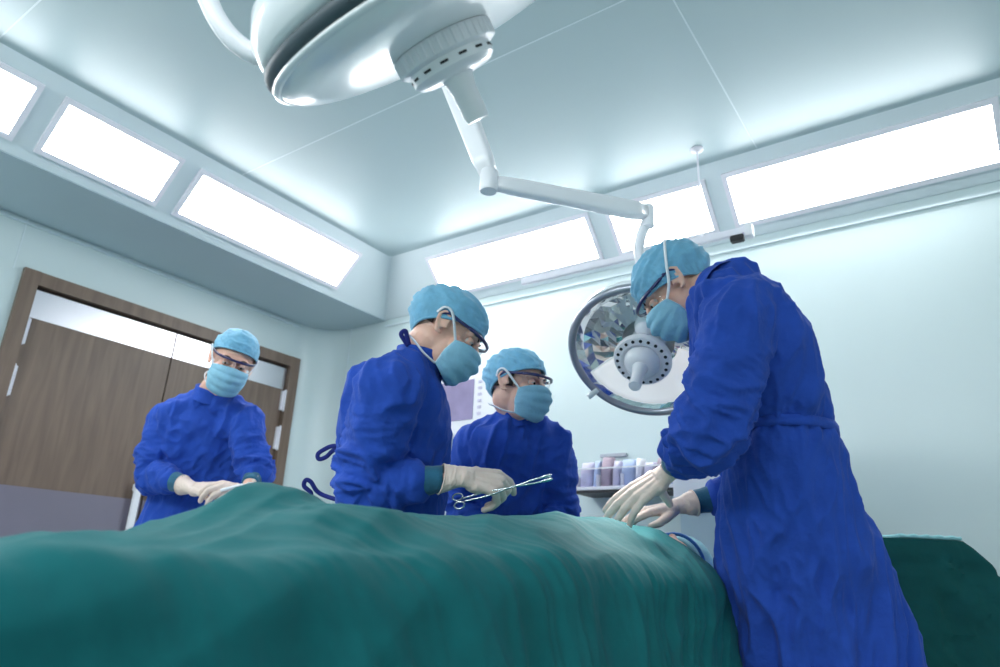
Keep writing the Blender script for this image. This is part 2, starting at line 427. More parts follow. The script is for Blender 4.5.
# ---- recessed light panels on the sloping coves
def light_panel(axis, a, bb, label, group):
    """a..bb along the wall; a frame of four bars round a glowing sheet"""
    up = Vector((1, 0, 1)).normalized() if axis == 'y' else Vector((0, -1, 1)).normalized()
    al = Vector((0, 1, 0)) if axis == 'y' else Vector((1, 0, 0))
    nn = Vector((1, 0, -1)).normalized() if axis == 'y' else Vector((0, -1, -1)).normalized()
    o0 = Vector((XB, 0, ZS)) if axis == 'y' else Vector((0, YBB, ZS))
    h0, h1 = .055, .338
    mt = Matrix((al, up, nn)).transposed().to_4x4(); mt.translation = o0
    t = thing('ceiling_light', label, 'light', o0 + al * (a + bb) / 2 + up * .2, group)
    w = .024
    f = MB()
    f.box((a, h0, -.004), (bb, h0 + w, .014), mt); f.box((a, h1 - w, -.004), (bb, h1, .014), mt)
    f.box((a, h0 + w, -.004), (a + w, h1 - w, .014), mt); f.box((bb - w, h0 + w, -.004), (bb, h1 - w, .014), mt)
    f.build('frame', M['lightframe'], t, smooth=False)
    d = MB(); d.box((a + w, h0 + w, -.004), (bb - w, h1 - w, .006), mt); d.build('diffuser', M['diffuser'], t, smooth=False)
GL, GB = 'light panels above the doors', 'light panels above the back wall'
light_panel('y', -.29, .822, 'bright ceiling panel light cut by the left frame edge', GL)
light_panel('y', .905, 1.458, 'shorter square-ended panel light between two longer ones above the doors', GL)
light_panel('y', 1.545, 2.655, 'long panel light above the doors, next to the room corner', GL)
light_panel('x', -2.67, -1.535, 'long panel light on the back slope, next to the room corner', GB)
light_panel('x', -1.44, -.90, 'short panel light on the back slope behind the jointed lamp arm', GB)
light_panel('x', -.82, .265, 'long panel light on the back slope above the leaning surgeon', GB)

# ---- curtain / drip rail under the ceiling
t = thing('ceiling_rail', 'thin white rail hung below the back wall light panels', 'rail', (-1.4, 3.0, ZC))
RY = 2.72
ra, rb = at(505, 288, 1), at(746, 228, 1)
def ony(px, py, Y):
    d = at(px, py, 1) - CAM; return CAM + d * (Y / d.y)
p0, p1 = ony(522, 283.5, RY), ony(748, 228.5, RY)
zr = (p0.z + p1.z) / 2
q = MB(); q.box((p0.x, RY - .012, zr - .016), (p1.x, RY + .012, zr + .016)); q.build('track', M['lightframe'], t, bevel=.003, auto=40)
q = MB(); q.box((p1.x - .012, RY - .022, zr - .035), (p1.x + .02, RY + .022, zr + .02)); q.build('end_stop', M['whitepl'], t, bevel=.003, auto=40)
q = MB(); q.box((p1.x - .075, RY - .016, zr - .045), (p1.x - .02, RY + .016, zr - .017)); q.build('clip', M['black'], t, bevel=.003, auto=40)['label'] = 'black clip'
hx = ony(697, 150, RY).x
for x in (hx,):
    q = MB(); q.cap((x, RY, zr + .012), (x, RY, ZC), .0045, .0045, 8); q.lathe([(.03, 0), (.03, .006), (.008, .016), (0, .016)], Matrix.Translation((x, RY, ZC)) @ Matrix.Rotation(math.pi, 4, 'X'), 16)
    q.build('hanger', M['lightframe'], t)

# ================================================================= SURGICAL LIGHTS
def frame_from(n, up):
    n = n.normalized(); x = up.cross(n).normalized(); y = n.cross(x)
    return Matrix((x, y, n)).transposed().to_4x4()
# --- large lamp close to the camera, seen edge-on
c1 = at(431, 21, 1.15)
def tilted(c, dx, dy, toward):
    """axis that leans (dx, dy) across the line of sight and `toward` back along it"""
    v = (c - CAM).normalized(); a = RGT * dx - UPV * dy; a = (a - v * a.dot(v)).normalized()
    return (a * math.sqrt(1 - toward ** 2) - v * toward).normalized()
n1 = tilted(c1, .43, .90, .20)
m1 = frame_from(n1, FWD); m1.translation = c1
L1 = thing('surgical_light', 'large pale grey surgical light hanging over the foreground, cut by the top edge', 'surgical light', c1)
b = MB(); b.lathe([(.281, -.025), (.287, -.04), (.285, -.072), (.266, -.105), (.225, -.14), (.16, -.172), (.08, -.19), (0, -.193)], m1, 72); b.build('housing', M['lampgrey'], L1)
b = MB(); b.lathe([(.283, -.026), (.290, -.023), (.292, -.014), (.290, -.004), (.283, 0)], m1, 72, close=False); b.build('rubber_band', M['rubber'], L1)['label'] = 'dark grey rubber band'
b = MB(); b.lathe([(.282, -.002), (.289, 0), (.288, .006), (.282, .010), (.276, .008)], m1, 72, close=False); b.build('rim', M['lampgrey'], L1)
b = MB(); b.lathe([(.279, .008), (.265, .019), (.22, .028), (.15, .034), (.08, .036)], m1, 72, close=False); b.build('glass_cover', M['frosted'], L1)
b = MB(); b.lathe([(.277, .004), (.25, -.01), (.20, -.028), (.14, -.04), (.085, -.044)], m1, 72, close=False); b.build('reflector', M['lampgrey'], L1)
hb = MB()
prof = [(.080, -.06), (.080, .034), (.087, .037), (.087, .064), (.080, .068), (.0, .068)]
hb.lathe(prof, m1, 48); hub = hb.build('hub', M['whitepl'], L1, auto=40)
b = MB()
for k in range(40):
    a = 2 * math.pi * k / 40
    b.cap(m1 @ Vector((.0865 * math.cos(a), .0865 * math.sin(a), .040)), m1 @ Vector((.0865 * math.cos(a), .0865 * math.sin(a), .061)), .003, .003, 6)
b.build('grip_ribs', M['whitepl'], hub)
b = MB(); b.lathe([(.074, .066), (.074, .086), (.066, .094), (.04, .098), (0, .098)], m1, 48); b.build('collar', M['white'], hub, auto=40)
b = MB()
for k in range(14):
    a = 2 * math.pi * k / 14
    b.box((.0735, -.007, .075), (.0752, .007, .079), m1 @ Matrix.Rotation(a, 4, 'Z'))
b.build('slots', M['black'], hub, smooth=False)
b = MB(); b.lathe([(.032, .092), (.026, .104), (.022, .122), (.0215, .168), (.019, .176), (0, .178)], m1, 32); b.build('handle', M['white'], L1, auto=50)
yk = curve([m1 @ Vector((0, 0, 0)) + (at(262, 57, 1.15) - c1), at(246, 50, 1.15), at(226, 32, 1.15), at(210, 4, 1.16), at(198, -40, 1.18), at(205, -110, 1.2), at(250, -190, 1.24)], 8)
b = MB(); b.tube(yk, .0165, 16); b.build('yoke', M['whitepl'], L1)
top = at(250, -190, 1.24)
b = MB(); b.cap(top, (top.x, top.y, ZC - .05), .028, .028, 16); b.lathe([(.09, 0), (.09, .03), (.04, .05), (0, .05)], Matrix.Translation((top.x, top.y, ZC)) @ Matrix.Rotation(math.pi, 4, 'X'), 32)
b.build('ceiling_mount', M['whitepl'], L1)

# --- second lamp over the patient's head, dish towards the camera
c2 = at(645, 352, 2.2)
n2 = tilted(c2, -.29, .96, .82)
m2 = frame_from(n2, FWD); m2.translation = c2
L2 = thing('surgical_light', 'round mirrored surgical light dish on a jointed white arm behind the surgeon', 'surgical light', c2)
R2 = .245
b = MB(); b.lathe([(R2 - .012, .012), (R2, .012), (R2 + .004, 0), (R2 + .002, -.03), (R2 - .02, -.05), (.16, -.10), (.08, -.125), (0, -.13)], m2, 72, close=False); b.build('housing', M['lampgrey'], L2)
b = MB(); b.lathe([(R2 - .022, .004), (R2 - .018, .018), (R2 - .004, .02), (R2 + .006, .008), (R2 + .002, -.006)], m2, 72, close=False); b.build('rim', M['rimgrey'], L2)
# faceted reflector: rings of small flat mirrors
b = MB(); rings = []
prf = [(R2 - .02, .006), (.205, -.014), (.18, -.030), (.155, -.043), (.13, -.053), (.105, -.060), (.085, -.064)]
NS = 40
random.seed(5)
for i, (r, z) in enumerate(prf):
    rings.append([m2 @ Vector((r * math.cos(2 * math.pi * (j + .5 * (i % 2)) / NS), r * math.sin(2 * math.pi * (j + .5 * (i % 2)) / NS), z + random.uniform(-.0022, .0022))) for j in range(NS)])
b.grid(rings, wrap=True); b.build('reflector', M['mirror'], L2, smooth=False)
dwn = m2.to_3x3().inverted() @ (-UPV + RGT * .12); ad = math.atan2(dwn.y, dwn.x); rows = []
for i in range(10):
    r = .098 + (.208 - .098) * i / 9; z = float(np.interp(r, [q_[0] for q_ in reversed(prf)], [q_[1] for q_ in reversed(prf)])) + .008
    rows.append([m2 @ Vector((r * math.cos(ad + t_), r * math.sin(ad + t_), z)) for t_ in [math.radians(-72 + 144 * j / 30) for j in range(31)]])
b = MB(); b.grid(rows); o = b.build('painted_reflection', M['reflglow'], L2); md = o.modifiers.new('t', 'SOLIDIFY'); md.thickness = .003  # added glowing sector standing in for the white reflection low in the dish
b = MB(); b.lathe([(R2 - .022, .012), (.16, .017), (.08, .02)], m2, 64, close=False); b.build('glass_cover', M['cover'], L2)
b = MB(); b.lathe([(.055, -.07), (.062, -.02), (.088, .03), (.092, .045), (.088, .056), (.066, .060), (.058, .052), (.0, .052)], m2, 48); hub = b.build('hub', M['whitepl'], L2, auto=45)
for k in range(20):
    a = 2 * math.pi * k / 20
    b = MB(); mm = m2 @ Matrix.Translation((.077 * math.cos(a), .077 * math.sin(a), .0585)); b.lathe([(.0052, -.004), (.0052, .0012), (0, .0012)], mm, 12)
    b.build('vent_hole', M['black'], hub)
b = MB(); um = frame_from(n2, FWD); ud = -((RGT * -.1 - UPV) - n2 * (RGT * -.1 - UPV).dot(n2)).normalized(); pb_ = c2 + ud * .095 - n2 * .02
b.cap(pb_ - n2 * .03, pb_ + n2 * .022, .034, .034, 24); b.cap(pb_, c2 + n2 * .005, .03, .03, 20); b.build('bulb_housing', M['white'], L2)
b = MB(); b.lathe([(.056, .05), (.054, .07), (.043, .085), (.028, .092), (0, .092)], m2, 40); b.build('boss', M['white'], hub, auto=50)
b = MB(); b.lathe([(.026, .085), (.021, .11), (.018, .145), (.0195, .18), (.018, .187), (0, .188)], m2, 32); b.build('handle', M['white'], L2, auto=50)
a = math.radians(120)
tp = at(590, 396, 2.2)
b = MB(); b.tube([c2 + (tp - c2) * .86, tp, c2 + (tp - c2) * 1.03], .009, 10); b.build('grip', M['lampgrey'], L2)
back = m2 @ Vector((0, 0, -.12))
e1 = at(648, 213, 2.24); el = at(489, 182, 2.0); ct = at(441, 52, 2.28); 
b = MB(); b.tube(curve([back, back - n2 * .06, at(648, 300, 2.36), at(640, 262, 2.28), at(640, 240, 2.24), e1 + Vector((0, 0, -.02))], 6), .0165, 14); b.build('yoke', M['white'], L2)
def barbox(p, q, w0, h0, w1, h1, name, mt, par):
    d = (q - p).normalized(); s = d.cross(Vector((0, 0, 1)));
    if s.length < .2: s = d.cross(FWD)
    s.normalize(); u = s.cross(d)
    r = MB()
    def ring(c, w, h):
        out = []
        for k in range(20):
            a = 2 * math.pi * k / 20; ca, sa = math.cos(a), math.sin(a)
            out.append(c + s * (w * math.copysign(abs(ca) ** .5, ca)) + u * (h * math.copysign(abs(sa) ** .5, sa)))
        return out
    rs = []
    for k in range(9):
        t = k / 8; e = .8 if k in (0, 8) else 1
        rs.append(ring(p.lerp(q, t), (w0 + (w1 - w0) * t) * e, (h0 + (h1 - h0) * t) * e))
    r.loft(rs); return r.build(name, mt, par)
barbox(el, e1, .018, .024, .022, .030, 'spring_arm', M['white'], L2)
b = MB(); b.lathe([(.024, -.032), (.027, -.026), (.027, .032), (.022, .038), (0, .038)], Matrix.Translation(el), 32); b.build('joint', M['whitepl'], L2, auto=50)
b = MB(); b.lathe([(.019, -.05), (.021, .02), (.017, .026), (0, .026)], Matrix.Translation(e1), 32); b.build('joint', M['whitepl'], L2, auto=50)
barbox(el + Vector((0, 0, .02)), ct, .026, .03, .036, .04, 'upper_arm', M['white'], L2)
b = MB(); b.cap(ct, (ct.x, ct.y, ZC - .06), .04, .04, 20); b.lathe([(.11, 0), (.11, .03), (.05, .06), (0, .06)], Matrix.Translation((ct.x, ct.y, ZC)) @ Matrix.Rotation(math.pi, 4, 'X'), 32); b.build('ceiling_mount', M['white'], L2)
# the lit bulb of this lamp
sd = bpy.data.lights.new('lamp_beam', 'SPOT'); sd.energy = 22; sd.spot_size = math.radians(55); sd.spot_blend = .6; sd.shadow_soft_size = .1; sd.color = (1, .98, .96)
so = bpy.data.objects.new('lamp_beam', sd); COL.objects.link(so); so.location = c2 + n2 * .20
so.rotation_euler = (Vector((-.78, 1.62, .93)) - so.location).to_track_quat('-Z', 'Y').to_euler()

# ================================================================= OPERATING TABLE, PATIENT, DRAPE
XT = -.88                                     # table centre line
T = thing('operating_table', 'steel operating table hidden under the long green drape', 'operating table', (XT, 1.1, 0))
b = MB(); b.box((XT - .23, .12, .70), (XT + .23, 2.15, .745)); b.build('table_top', M['rubber'], T, bevel=.015)
b = MB(); b.box((XT - .12, .95, .05), (XT + .12, 1.3, .70)); b.build('column', M['steel'], T, bevel=.02)
b = MB(); b.box((XT - .22, .6, 0), (XT + .22, 1.6, .06)); b.build('base', M['steel'], T, bevel=.02)

def lumps(x, y):
    """height of the cloth above the table"""
    x = np.asarray(x); y = np.asarray(y)
    def bell(v, c, w): return np.exp(-((v - c) / w) ** 2)
    def sm(a, b_, v): t = np.clip((v - a) / (b_ - a), 0, 1); return t * t * (3 - 2 * t)
    torso = .108 * bell(y, 1.50, .25) + .075 * bell(y, 1.10, .24) + .103 * bell(y, 1.84, .2) + .024 * np.clip((y - .3) / .5, -.4, 1)
    body = torso * np.exp(-(np.abs(x - XT) / .235) ** 2.6)
    k1 = .052 * bell(y, .73, .15) + .004 * bell(y, .5, .22)
    k2 = .088 * bell(y, .72, .16) + .008 * bell(y, .5, .2)
    legs = k1 * bell(x, XT + .11 + .05 * (.8 - y), .11) + k2 * bell(x, XT - .10, .12)
    return body + legs
Z0 = .80
def drape():
    NY, NX = 330, 300
    ys = np.linspace(-.25, 1.93, NY)
    hw = .24
    # arc parameter across: far hang, top, near hang
    s = np.linspace(-1.0, 1.0, NX)
    Y, S = np.meshgrid(ys, s, indexing='ij')
    u = S * (hw + .62)
    over = np.clip(np.abs(u) - hw, 0, None)
    top_x = np.clip(u, -hw, hw)
    # rounded shoulder
    rr = .06
    ang = np.clip(over / rr, 0, math.pi / 2 * .93)
    xs = np.abs(top_x) + rr * np.sin(ang) + np.clip(over - rr * math.pi / 2 * .93, 0, None) * math.cos(math.pi / 2 * .93)
    dz = -rr * (1 - np.cos(ang)) - np.clip(over - rr * math.pi / 2 * .93, 0, None) * math.sin(math.pi / 2 * .93)
    X = XT + np.sign(u) * xs
    Zt = Z0 + lumps(X, Y)
    Z = Zt + dz
    # the cloth droops beyond the foot end and tucks in at the neck
    Z -= .0 * Y
    P = np.stack([X, Y, Z], -1)
    # normals
    dy = np.gradient(P, axis=0); dx = np.gradient(P, axis=1)
    N = np.cross(dy, dx); N /= np.linalg.norm(N, axis=-1)[..., None]
    if N[NY // 2, NX // 2, 2] < 0: N = -N
    arc_ = u.ravel(); yy = Y.ravel()
    hang = np.clip((np.abs(arc_) - .12) / .35, 0, 1)
    # folds run down over the side, fanning out from the chest
    fan = yy + (np.abs(arc_) - .1) * .55 * np.clip((yy - 1.2) / .4, -.9, 1.0)
    q1 = np.stack([fan * 9, arc_ * 1.6 + 10, np.zeros_like(yy)], 1)
    q2 = np.stack([fan * 22 + 5, arc_ * 3.2, np.zeros_like(yy) + 4], 1)
    q3 = np.stack([yy * 5 + arc_ * 4, arc_ * 6 - yy * 3, np.zeros_like(yy) + 9], 1)
    q4 = np.stack([fan * 46 + 5, arc_ * 5, np.zeros_like(yy) + 14], 1)
    d = ridge(q1, 1.3) * (.004 + .013 * hang) + ridge(q2, 1.6) * (.002 + .004 * hang) + gnoise(q3) * .012 + ridge(np.stack([yy * 4 + arc_ * 7, arc_ * 3 - yy * 2, np.zeros_like(yy) + 2], 1), 1.3) * .010
    chest = np.exp(-((yy - 1.62) / .26) ** 2)
    d += ridge(q4, 1.5) * .0028 * chest + ridge(q2 + 3, 1.2) * .008 * chest * np.clip(arc_ / .3, 0, 1)
    P = P + N * d.reshape(NY, NX)[..., None]
    # ragged hem at the head end
    P[:, :, 1] += (0.03 * gnoise(np.stack([arc_ * 8, yy * 0, yy * 0], 1)).reshape(NY, NX)) * np.clip((Y - 1.5) / .36, 0, 1)
    P[:, :, 2] = np.maximum(P[:, :, 2], .02)
    b = MB(); b.grid([[tuple(p) for p in row] for row in P])
    o = b.build('surgical_drape', M['drape'])
    md = o.modifiers.new('thick', 'SOLIDIFY'); md.thickness = .003; md.offset = -1
    tag(o, 'long teal green surgical drape covering the patient across the foreground', 'drape')
    return o
drape()

# ================================================================= PEOPLE
def rodr(v, axis, a): return Matrix.Rotation(a, 3, axis) @ v

def hand_mesh(spec):
    """right hand in local space: wrist at 0, fingers +y, back of hand +z, thumb at -x"""
    h = MB(); X = Vector((1, 0, 0))
    base = {'index': ((-.028, .088, .001), (.044, .027, .022), .0096), 'middle': ((-.009, .094, .004), (.048, .030, .023), .0098),
            'ring': ((.011, .089, .002), (.044, .028, .022), .0093), 'little': ((.029, .079, -.003), (.035, .021, .020), .0084)}
    for k, (p, ln, r) in base.items():
        fl = spec.get(k, (.25, .35, .25)); sp = spec.get(k + '_s', {'index': .10, 'middle': .03, 'ring': -.05, 'little': -.14}[k])
        p = Vector(p); a = 0; pts = [p]
        for i in range(3):
            a += fl[i]
            d = Vector((-math.sin(sp) , math.cos(sp) * math.cos(a), -math.sin(a))).normalized()
            pts.append(pts[-1] + d * ln[i])
        h.chain(pts, [r * 1.2, r * 1.12, r * 1.03, r * .9])
        h.cap((p.x * .55, .012, -.004), p, .0155, r * 1.3)
    h.cap((-.022, .03, -.004), (.022, .028, -.005), .016, .015); h.cap((-.02, .062, -.002), (.022, .058, -.003), .0145, .0135)
    h.cap((-.024, .08, 0), (.024, .074, -.002), .0115, .0105)
    tm = spec.get('thumb', ((-.040, .048, -.020), (-.052, .078, -.028), (-.052, .102, -.030)))
    h.chain([(-.012, .014, -.010)] + list(tm), [.017, .0135, .0115, .0088])
    h.ell((-.022, .035, -.014), (.017, .024, .014)); h.ell((.02, .03, -.012), (.014, .028, .013))
    # wrist and glove cuff
    L = spec.get('cuff', .075)
    rings = []
    for y, rx, rz in ((.02, .028, .018), (0, .0285, .021), (-.02, .030, .025), (-L * .6, .034, .031), (-L, .038, .036)):
        rings.append([Vector((rx * math.cos(2 * math.pi * j / 24), y, rz * math.sin(2 * math.pi * j / 24) - .003)) for j in range(24)])
    h.loft(rings)
    me = remesh(h, .0022, 4)
    co = get_co(me); no = get_no(me)
    w = np.exp(-((co[:, 1] + .015) / .03) ** 2)
    d = ridge(np.c_[co[:, 0] * 30, co[:, 1] * 110, co[:, 2] * 30], 1.5) * .0016 * w + ridge(co * 60, 1.5) * .0006
    set_co(me, co + no * d[:, None])
    return me

def xf_mesh(me, mtx, mirror=False):
    co = get_co(me)
    if mirror: co[:, 0] *= -1; me.flip_normals()
    A = np.array(mtx.to_3x3()); co = co @ A.T + np.array(mtx.translation)
    set_co(me, co)

def add_glove(par, W, Dv, Nv, right, spec, cuff_dir):
    """W wrist, Dv finger direction, Nv back-of-hand normal"""
    y = Dv.normalized(); z = (Nv - y * Nv.dot(y)).normalized(); x = y.cross(z)
    mt = Matrix((x, y, z)).transposed().to_4x4(); mt.translation = W
    me = hand_mesh(spec)
    dl = mt.to_3x3().inverted() @ cuff_dir; ky = max(.4, -dl.y); sx = -1 if not right else 1
    co = get_co(me); back = np.clip(-co[:, 1] - .004, 0, None); co[:, 0] += sx * dl.x / ky * back; co[:, 2] += dl.z / ky * back; set_co(me, co)
    hk_ = spec.get('scale', 1.0)
    xf_mesh(me, mt @ Matrix.Scale(hk_, 4), not right)
    g = link('glove', me, M['glove'], par)
    L = spec.get('cuff', .075); q = MB()
    q.tube([mt @ (Vector((.038 * math.cos(2 * math.pi * j / 28) + dl.x / ky * (L - .004), -L, .036 * math.sin(2 * math.pi * j / 28) - .003 + dl.z / ky * (L - .004))) * hk_) for j in range(28)], .0024, 8, closed=True)
    q.build('rolled_edge', M['glove'], g)
    return mt

def person(cfg):
    """cfg: see the calls below. Builds an upright figure: body, gown, cap, mask, goggles, gloves."""
    F = cfg['face'].normalized(); S = Vector((F.y, -F.x, 0))            # S = the person's right
    base = cfg['hips'].copy(); base.z = 0
    root = thing('person', cfg['label'], 'person', base, 'surgical team in blue gowns')
    # ---- head frame
    hf = cfg['head_f'].normalized(); hu = cfg['head_u']; hu = (hu - hf * hu.dot(hf)).normalized(); hr = hf.cross(hu)
    HM = Matrix((hr, hf, hu)).transposed().to_4x4() @ Matrix.Scale(cfg.get('head_k', 1), 4); HM.translation = cfg['head']
    H = lambda x, y, z: HM @ Vector((x, y, z))
    R3 = HM.to_3x3()
    # ---- body, one surface
    b = MB()
    def E(c, r): b.ell(H(*c), r, R3, 24)
    E((0, -.015, .03), (.076, .097, .088)); E((0, .028, -.045), (.058, .064, .078)); E((0, .064, -.095), (.026, .024, .022))
    E((0, .074, .026), (.054, .022, .013)); E((.038, .058, -.03), (.028, .028, .03)); E((-.038, .058, -.03), (.028, .028, .03))
    E((0, -.02, -.04), (.066, .07, .06))
    b.cap(H(0, .094, .010), H(0, .116, -.030), .008, .0125); E((.012, .102, -.034), (.009, .011, .008)); E((-.012, .102, -.034), (.009, .011, .008))
    b.cap(H(-.018, .092, -.066), H(.018, .092, -.066), .009, .009)
    for s in (1, -1):
        hx = [(s * .078, .012, .016), (s * .084, .004, .028), (s * .088, -.012, .030), (s * .089, -.022, .018), (s * .086, -.018, -.004), (s * .080, -.006, -.026), (s * .077, .006, -.028)]
        b.chain([H(*p) for p in hx], [.0045, .005, .005, .005, .005, .0065, .005], 10)
        b.ell(H(s * .078, -.006, .002), (.006, .016, .024), R3, 14)
        b.cap(H(s * .079, .012, -.006), H(s * .078, .010, .004), .006, .004, 10)
    nb, sh, ch, wa, hp = cfg['neck'], cfg['sh'], cfg['chest'], cfg['waist'], cfg['hips']
    shb = sh - UZ * .05
    b.cap(H(0, -.035, -.05), nb, .054, .056); b.cap(nb, shb, .05, .05)
    shr, shl = cfg['arm_r'][0], cfg['arm_l'][0]
    k = cfg.get('k', 1)
    for a_ in (shr, shl): b.cap(shb, a_, .05, .04)
    def slab(c, w, d):
        b.ell(c, (w, d, .13), Matrix((S, F, Vector((0, 0, 1)))).transposed(), 20)
    slab(ch, .135 * k, .09 * k); slab(wa, .12 * k, .085 * k); slab(hp, .14 * k, .095 * k)
    for p_, q_ in ((sh, ch), (ch, wa), (wa, hp)): b.cap(p_, q_, .085 * k, .085 * k)
    for arm in (cfg['arm_r'], cfg['arm_l']): b.chain([arm[0], arm[1], arm[2].lerp(arm[1], .2)], [.045, .038, .024])
    ftc = cfg.get('feet', hp - F * .02)
    for s in (1, -1):
        hj = hp + S * s * .085; an = ftc + S * s * .085; kn = hj.lerp(an, .5) + F * .02; kn.z = hp.z * .54; an.z = .09
        b.chain([hj, kn, an], [.075, .055, .042]); b.chain([an - F * .03 + Vector((0, 0, -.045)), an + F * .16 + Vector((0, 0, -.055))], [.038, .034])
    me = remesh(b, .0042, 3)
    co = get_co(me); 
    for s in (1, -1):                                                    # eye sockets
        e = np.array(H(s * .031, .088, .004)); dd = np.linalg.norm(co - e, axis=1)
        co -= np.array(hf) * (.009 * np.exp(-(dd / .014) ** 2))[:, None]
    set_co(me, co)
    body = link('body', me, M['skin'], root)
    # trousers and shoes, below the gown
    for s in (1, -1):
        hj = hp + S * s * .07 - UZ * .1; an = ftc + S * s * .085; kn = hj.lerp(an, .5) + F * .02; kn.z = hp.z * .54; an.z = .10
        q = MB(); q.chain([hj, kn, an], [.06, .06, .06], 20); q.build('trouser_leg', M['scrub'], root)
        q = MB(); tip = an + F * .17; tip.z = .045; hl = an - F * .05; hl.z = .05; an2 = an.copy(); an2.z = .075
        q.chain([hl, tip], [.048, .044], 18); q.cap(an2, an2, .05, .05); me2 = remesh(q, .006, 3); link('shoe', me2, M['shoe'], root)
    # ---- eyes and brows
    for s in (1, -1):
        q = MB(); q.ell(H(s * .031, .077, .004), (.0125,) * 3, None, 16); ey = q.build('eye', M['eye'], root)
        gz = (H(s * .031, .089, .001) - H(s * .031, .077, .004)).normalized()
        q = MB(); q.ell(H(s * .031, .077, .004) + gz * .0095, (.0058, .0058, .0058), None, 12); q.build('iris', M['iris'], ey)
        q = MB(); q.tube(curve([H(s * .015, .0945, .023), H(s * .03, .0925, .031), H(s * .047, .081, .026)], 5), [.0024] * 6 + [.0026] * 4 + [.0012], 8); q.build('eyebrow', M['hair'], root)
        ec = (s * .031, .077, .004)
        for sg_, b1 in ((17 + cfg.get('lid', 0), 120), (-17, -125)):
            rows = []
            for i in range(11):
                row = []
                for j in range(21):
                    a = .02 + (math.pi - .04) * j / 20; bs = -6 + sg_ * math.sin(a) ** 1.5; bb_ = math.radians(bs + (b1 - bs) * i / 10)
                    row.append(H(ec[0] + .0138 * math.cos(a), ec[1] + .0138 * math.sin(a) * math.cos(bb_), ec[2] + .0138 * math.sin(a) * math.sin(bb_)))
                rows.append(row)
            q = MB(); q.grid(rows)
            q.build('eyelid', M['skin'], root)
    # ---- hair showing below the cap
    q = MB()
    rows = []
    for i in range(14):
        t = i / 13; el_ = math.radians(50 - 78 * t)
        rows.append([H(.0795 * math.cos(el_) * math.sin(a), -.015 - .101 * math.cos(el_) * math.cos(a), .03 + .092 * math.sin(el_)) for a in [math.radians(cfg.get('hair', 80) * (-1 + 2 * j / 30)) for j in range(31)]])
    q.grid(rows); hm = q.mesh('hair'); co = get_co(hm)
    n_ = gnoise(co * 160) * .0012; c0 = np.array(H(0, -.015, .03)); dv = co - c0; dv /= np.linalg.norm(dv, axis=1)[:, None]; set_co(hm, co + dv * n_[:, None])
    ho = link('hair', hm, M['hair'], root); md = ho.modifiers.new('t', 'SOLIDIFY'); md.thickness = .004; md.offset = -1
    # ---- cap
    cp = cfg.get('cap', {}); puff = cp.get('puff', .0); pb = cp.get('back', .0); NT, NR = 120, 40
    rimf, rimb = cp.get('front', .050), cp.get('rear', -.045)
    rows = []
    for i in range(NR):
        t = i / (NR - 1); row = []
        for j in range(NT):
            a = 2 * math.pi * j / NT                                     # 0 = front
            ca, sa = math.cos(a), math.sin(a)
            zr = rimf * (.5 + .5 * ca) + rimb * (.5 - .5 * ca) + .012 * abs(sa) ** 2 * cp.get('ear', 1)
            z0 = (zr - .03) / .098; z0 = max(-.92, min(.9, z0)); e0 = math.asin(z0); e = e0 + (math.pi / 2 - e0) * t
            grow = 1 + (puff + pb * (.5 - .5 * ca)) * math.sin(min(1, t * 1.6) * math.pi / 2 + .0) * (1 - .25 * t)
            x = .0835 * math.cos(e) * sa * grow; y = -.014 + .108 * math.cos(e) * ca * grow - pb * .03 * t; z = .03 + .098 * math.sin(e) * (1 + puff * .7)
            row.append(Vector((x, y, z)))
        rows.append(row)
    q = MB(); q.loft([[HM @ p for p in r] for r in rows], cap=False)
    q.f.append(tuple((NR - 1) * NT + j for j in range(NT)))
    cm = q.mesh('cap')
    co = get_co(cm); no = get_no(cm); c0 = np.array(H(0, -.014, .03)); dv = co - c0
    sg = np.sign((no * dv).sum(1)); no = no * sg[:, None]
    idx = np.arange(len(co)); ti = (idx // NT) / (NR - 1); ai = (idx % NT) * 2 * math.pi / NT
    seed = cfg.get('seed', 1) * 13.7
    gat = np.sin(ai * 34 + 3 * gnoise(np.c_[np.cos(ai) * 3, np.sin(ai) * 3, ti * 0 + seed])) * np.exp(-(ti / .16)) * .0026 * cp.get('gather', 1)
    lc = np.array([(HM.inverted() @ Vector(c)) for c in co])
    long_ = ridge(np.c_[lc[:, 0] * 14 + seed, lc[:, 1] * 7, lc[:, 2] * 46 + lc[:, 1] * 18], 1.7) * .0085
    fine = ridge(np.c_[lc[:, 0] * 40, lc[:, 1] * 30 + seed, lc[:, 2] * 70], 1.6) * .003
    set_co(cm, co + no * ((gat + (long_ + fine) * np.clip(ti * 3 + .25, 0, 1) * np.clip((1.05 - ti) * 4, 0, 1)) + .001)[:, None])
    cpo = link('cap', cm, M['cap'], root); md = cpo.modifiers.new('t', 'SOLIDIFY'); md.thickness = .0025; md.offset = 0
    # rim band
    q = MB(); q.tube([HM @ (p + (p - Vector((0, -.014, .03))).normalized() * .002) for p in rows[0]], .0038, 8, closed=True); q.build('cap_band', M['cap'], cpo)
    # ---- mask
    rows = []
    NU, NV = 33, 25
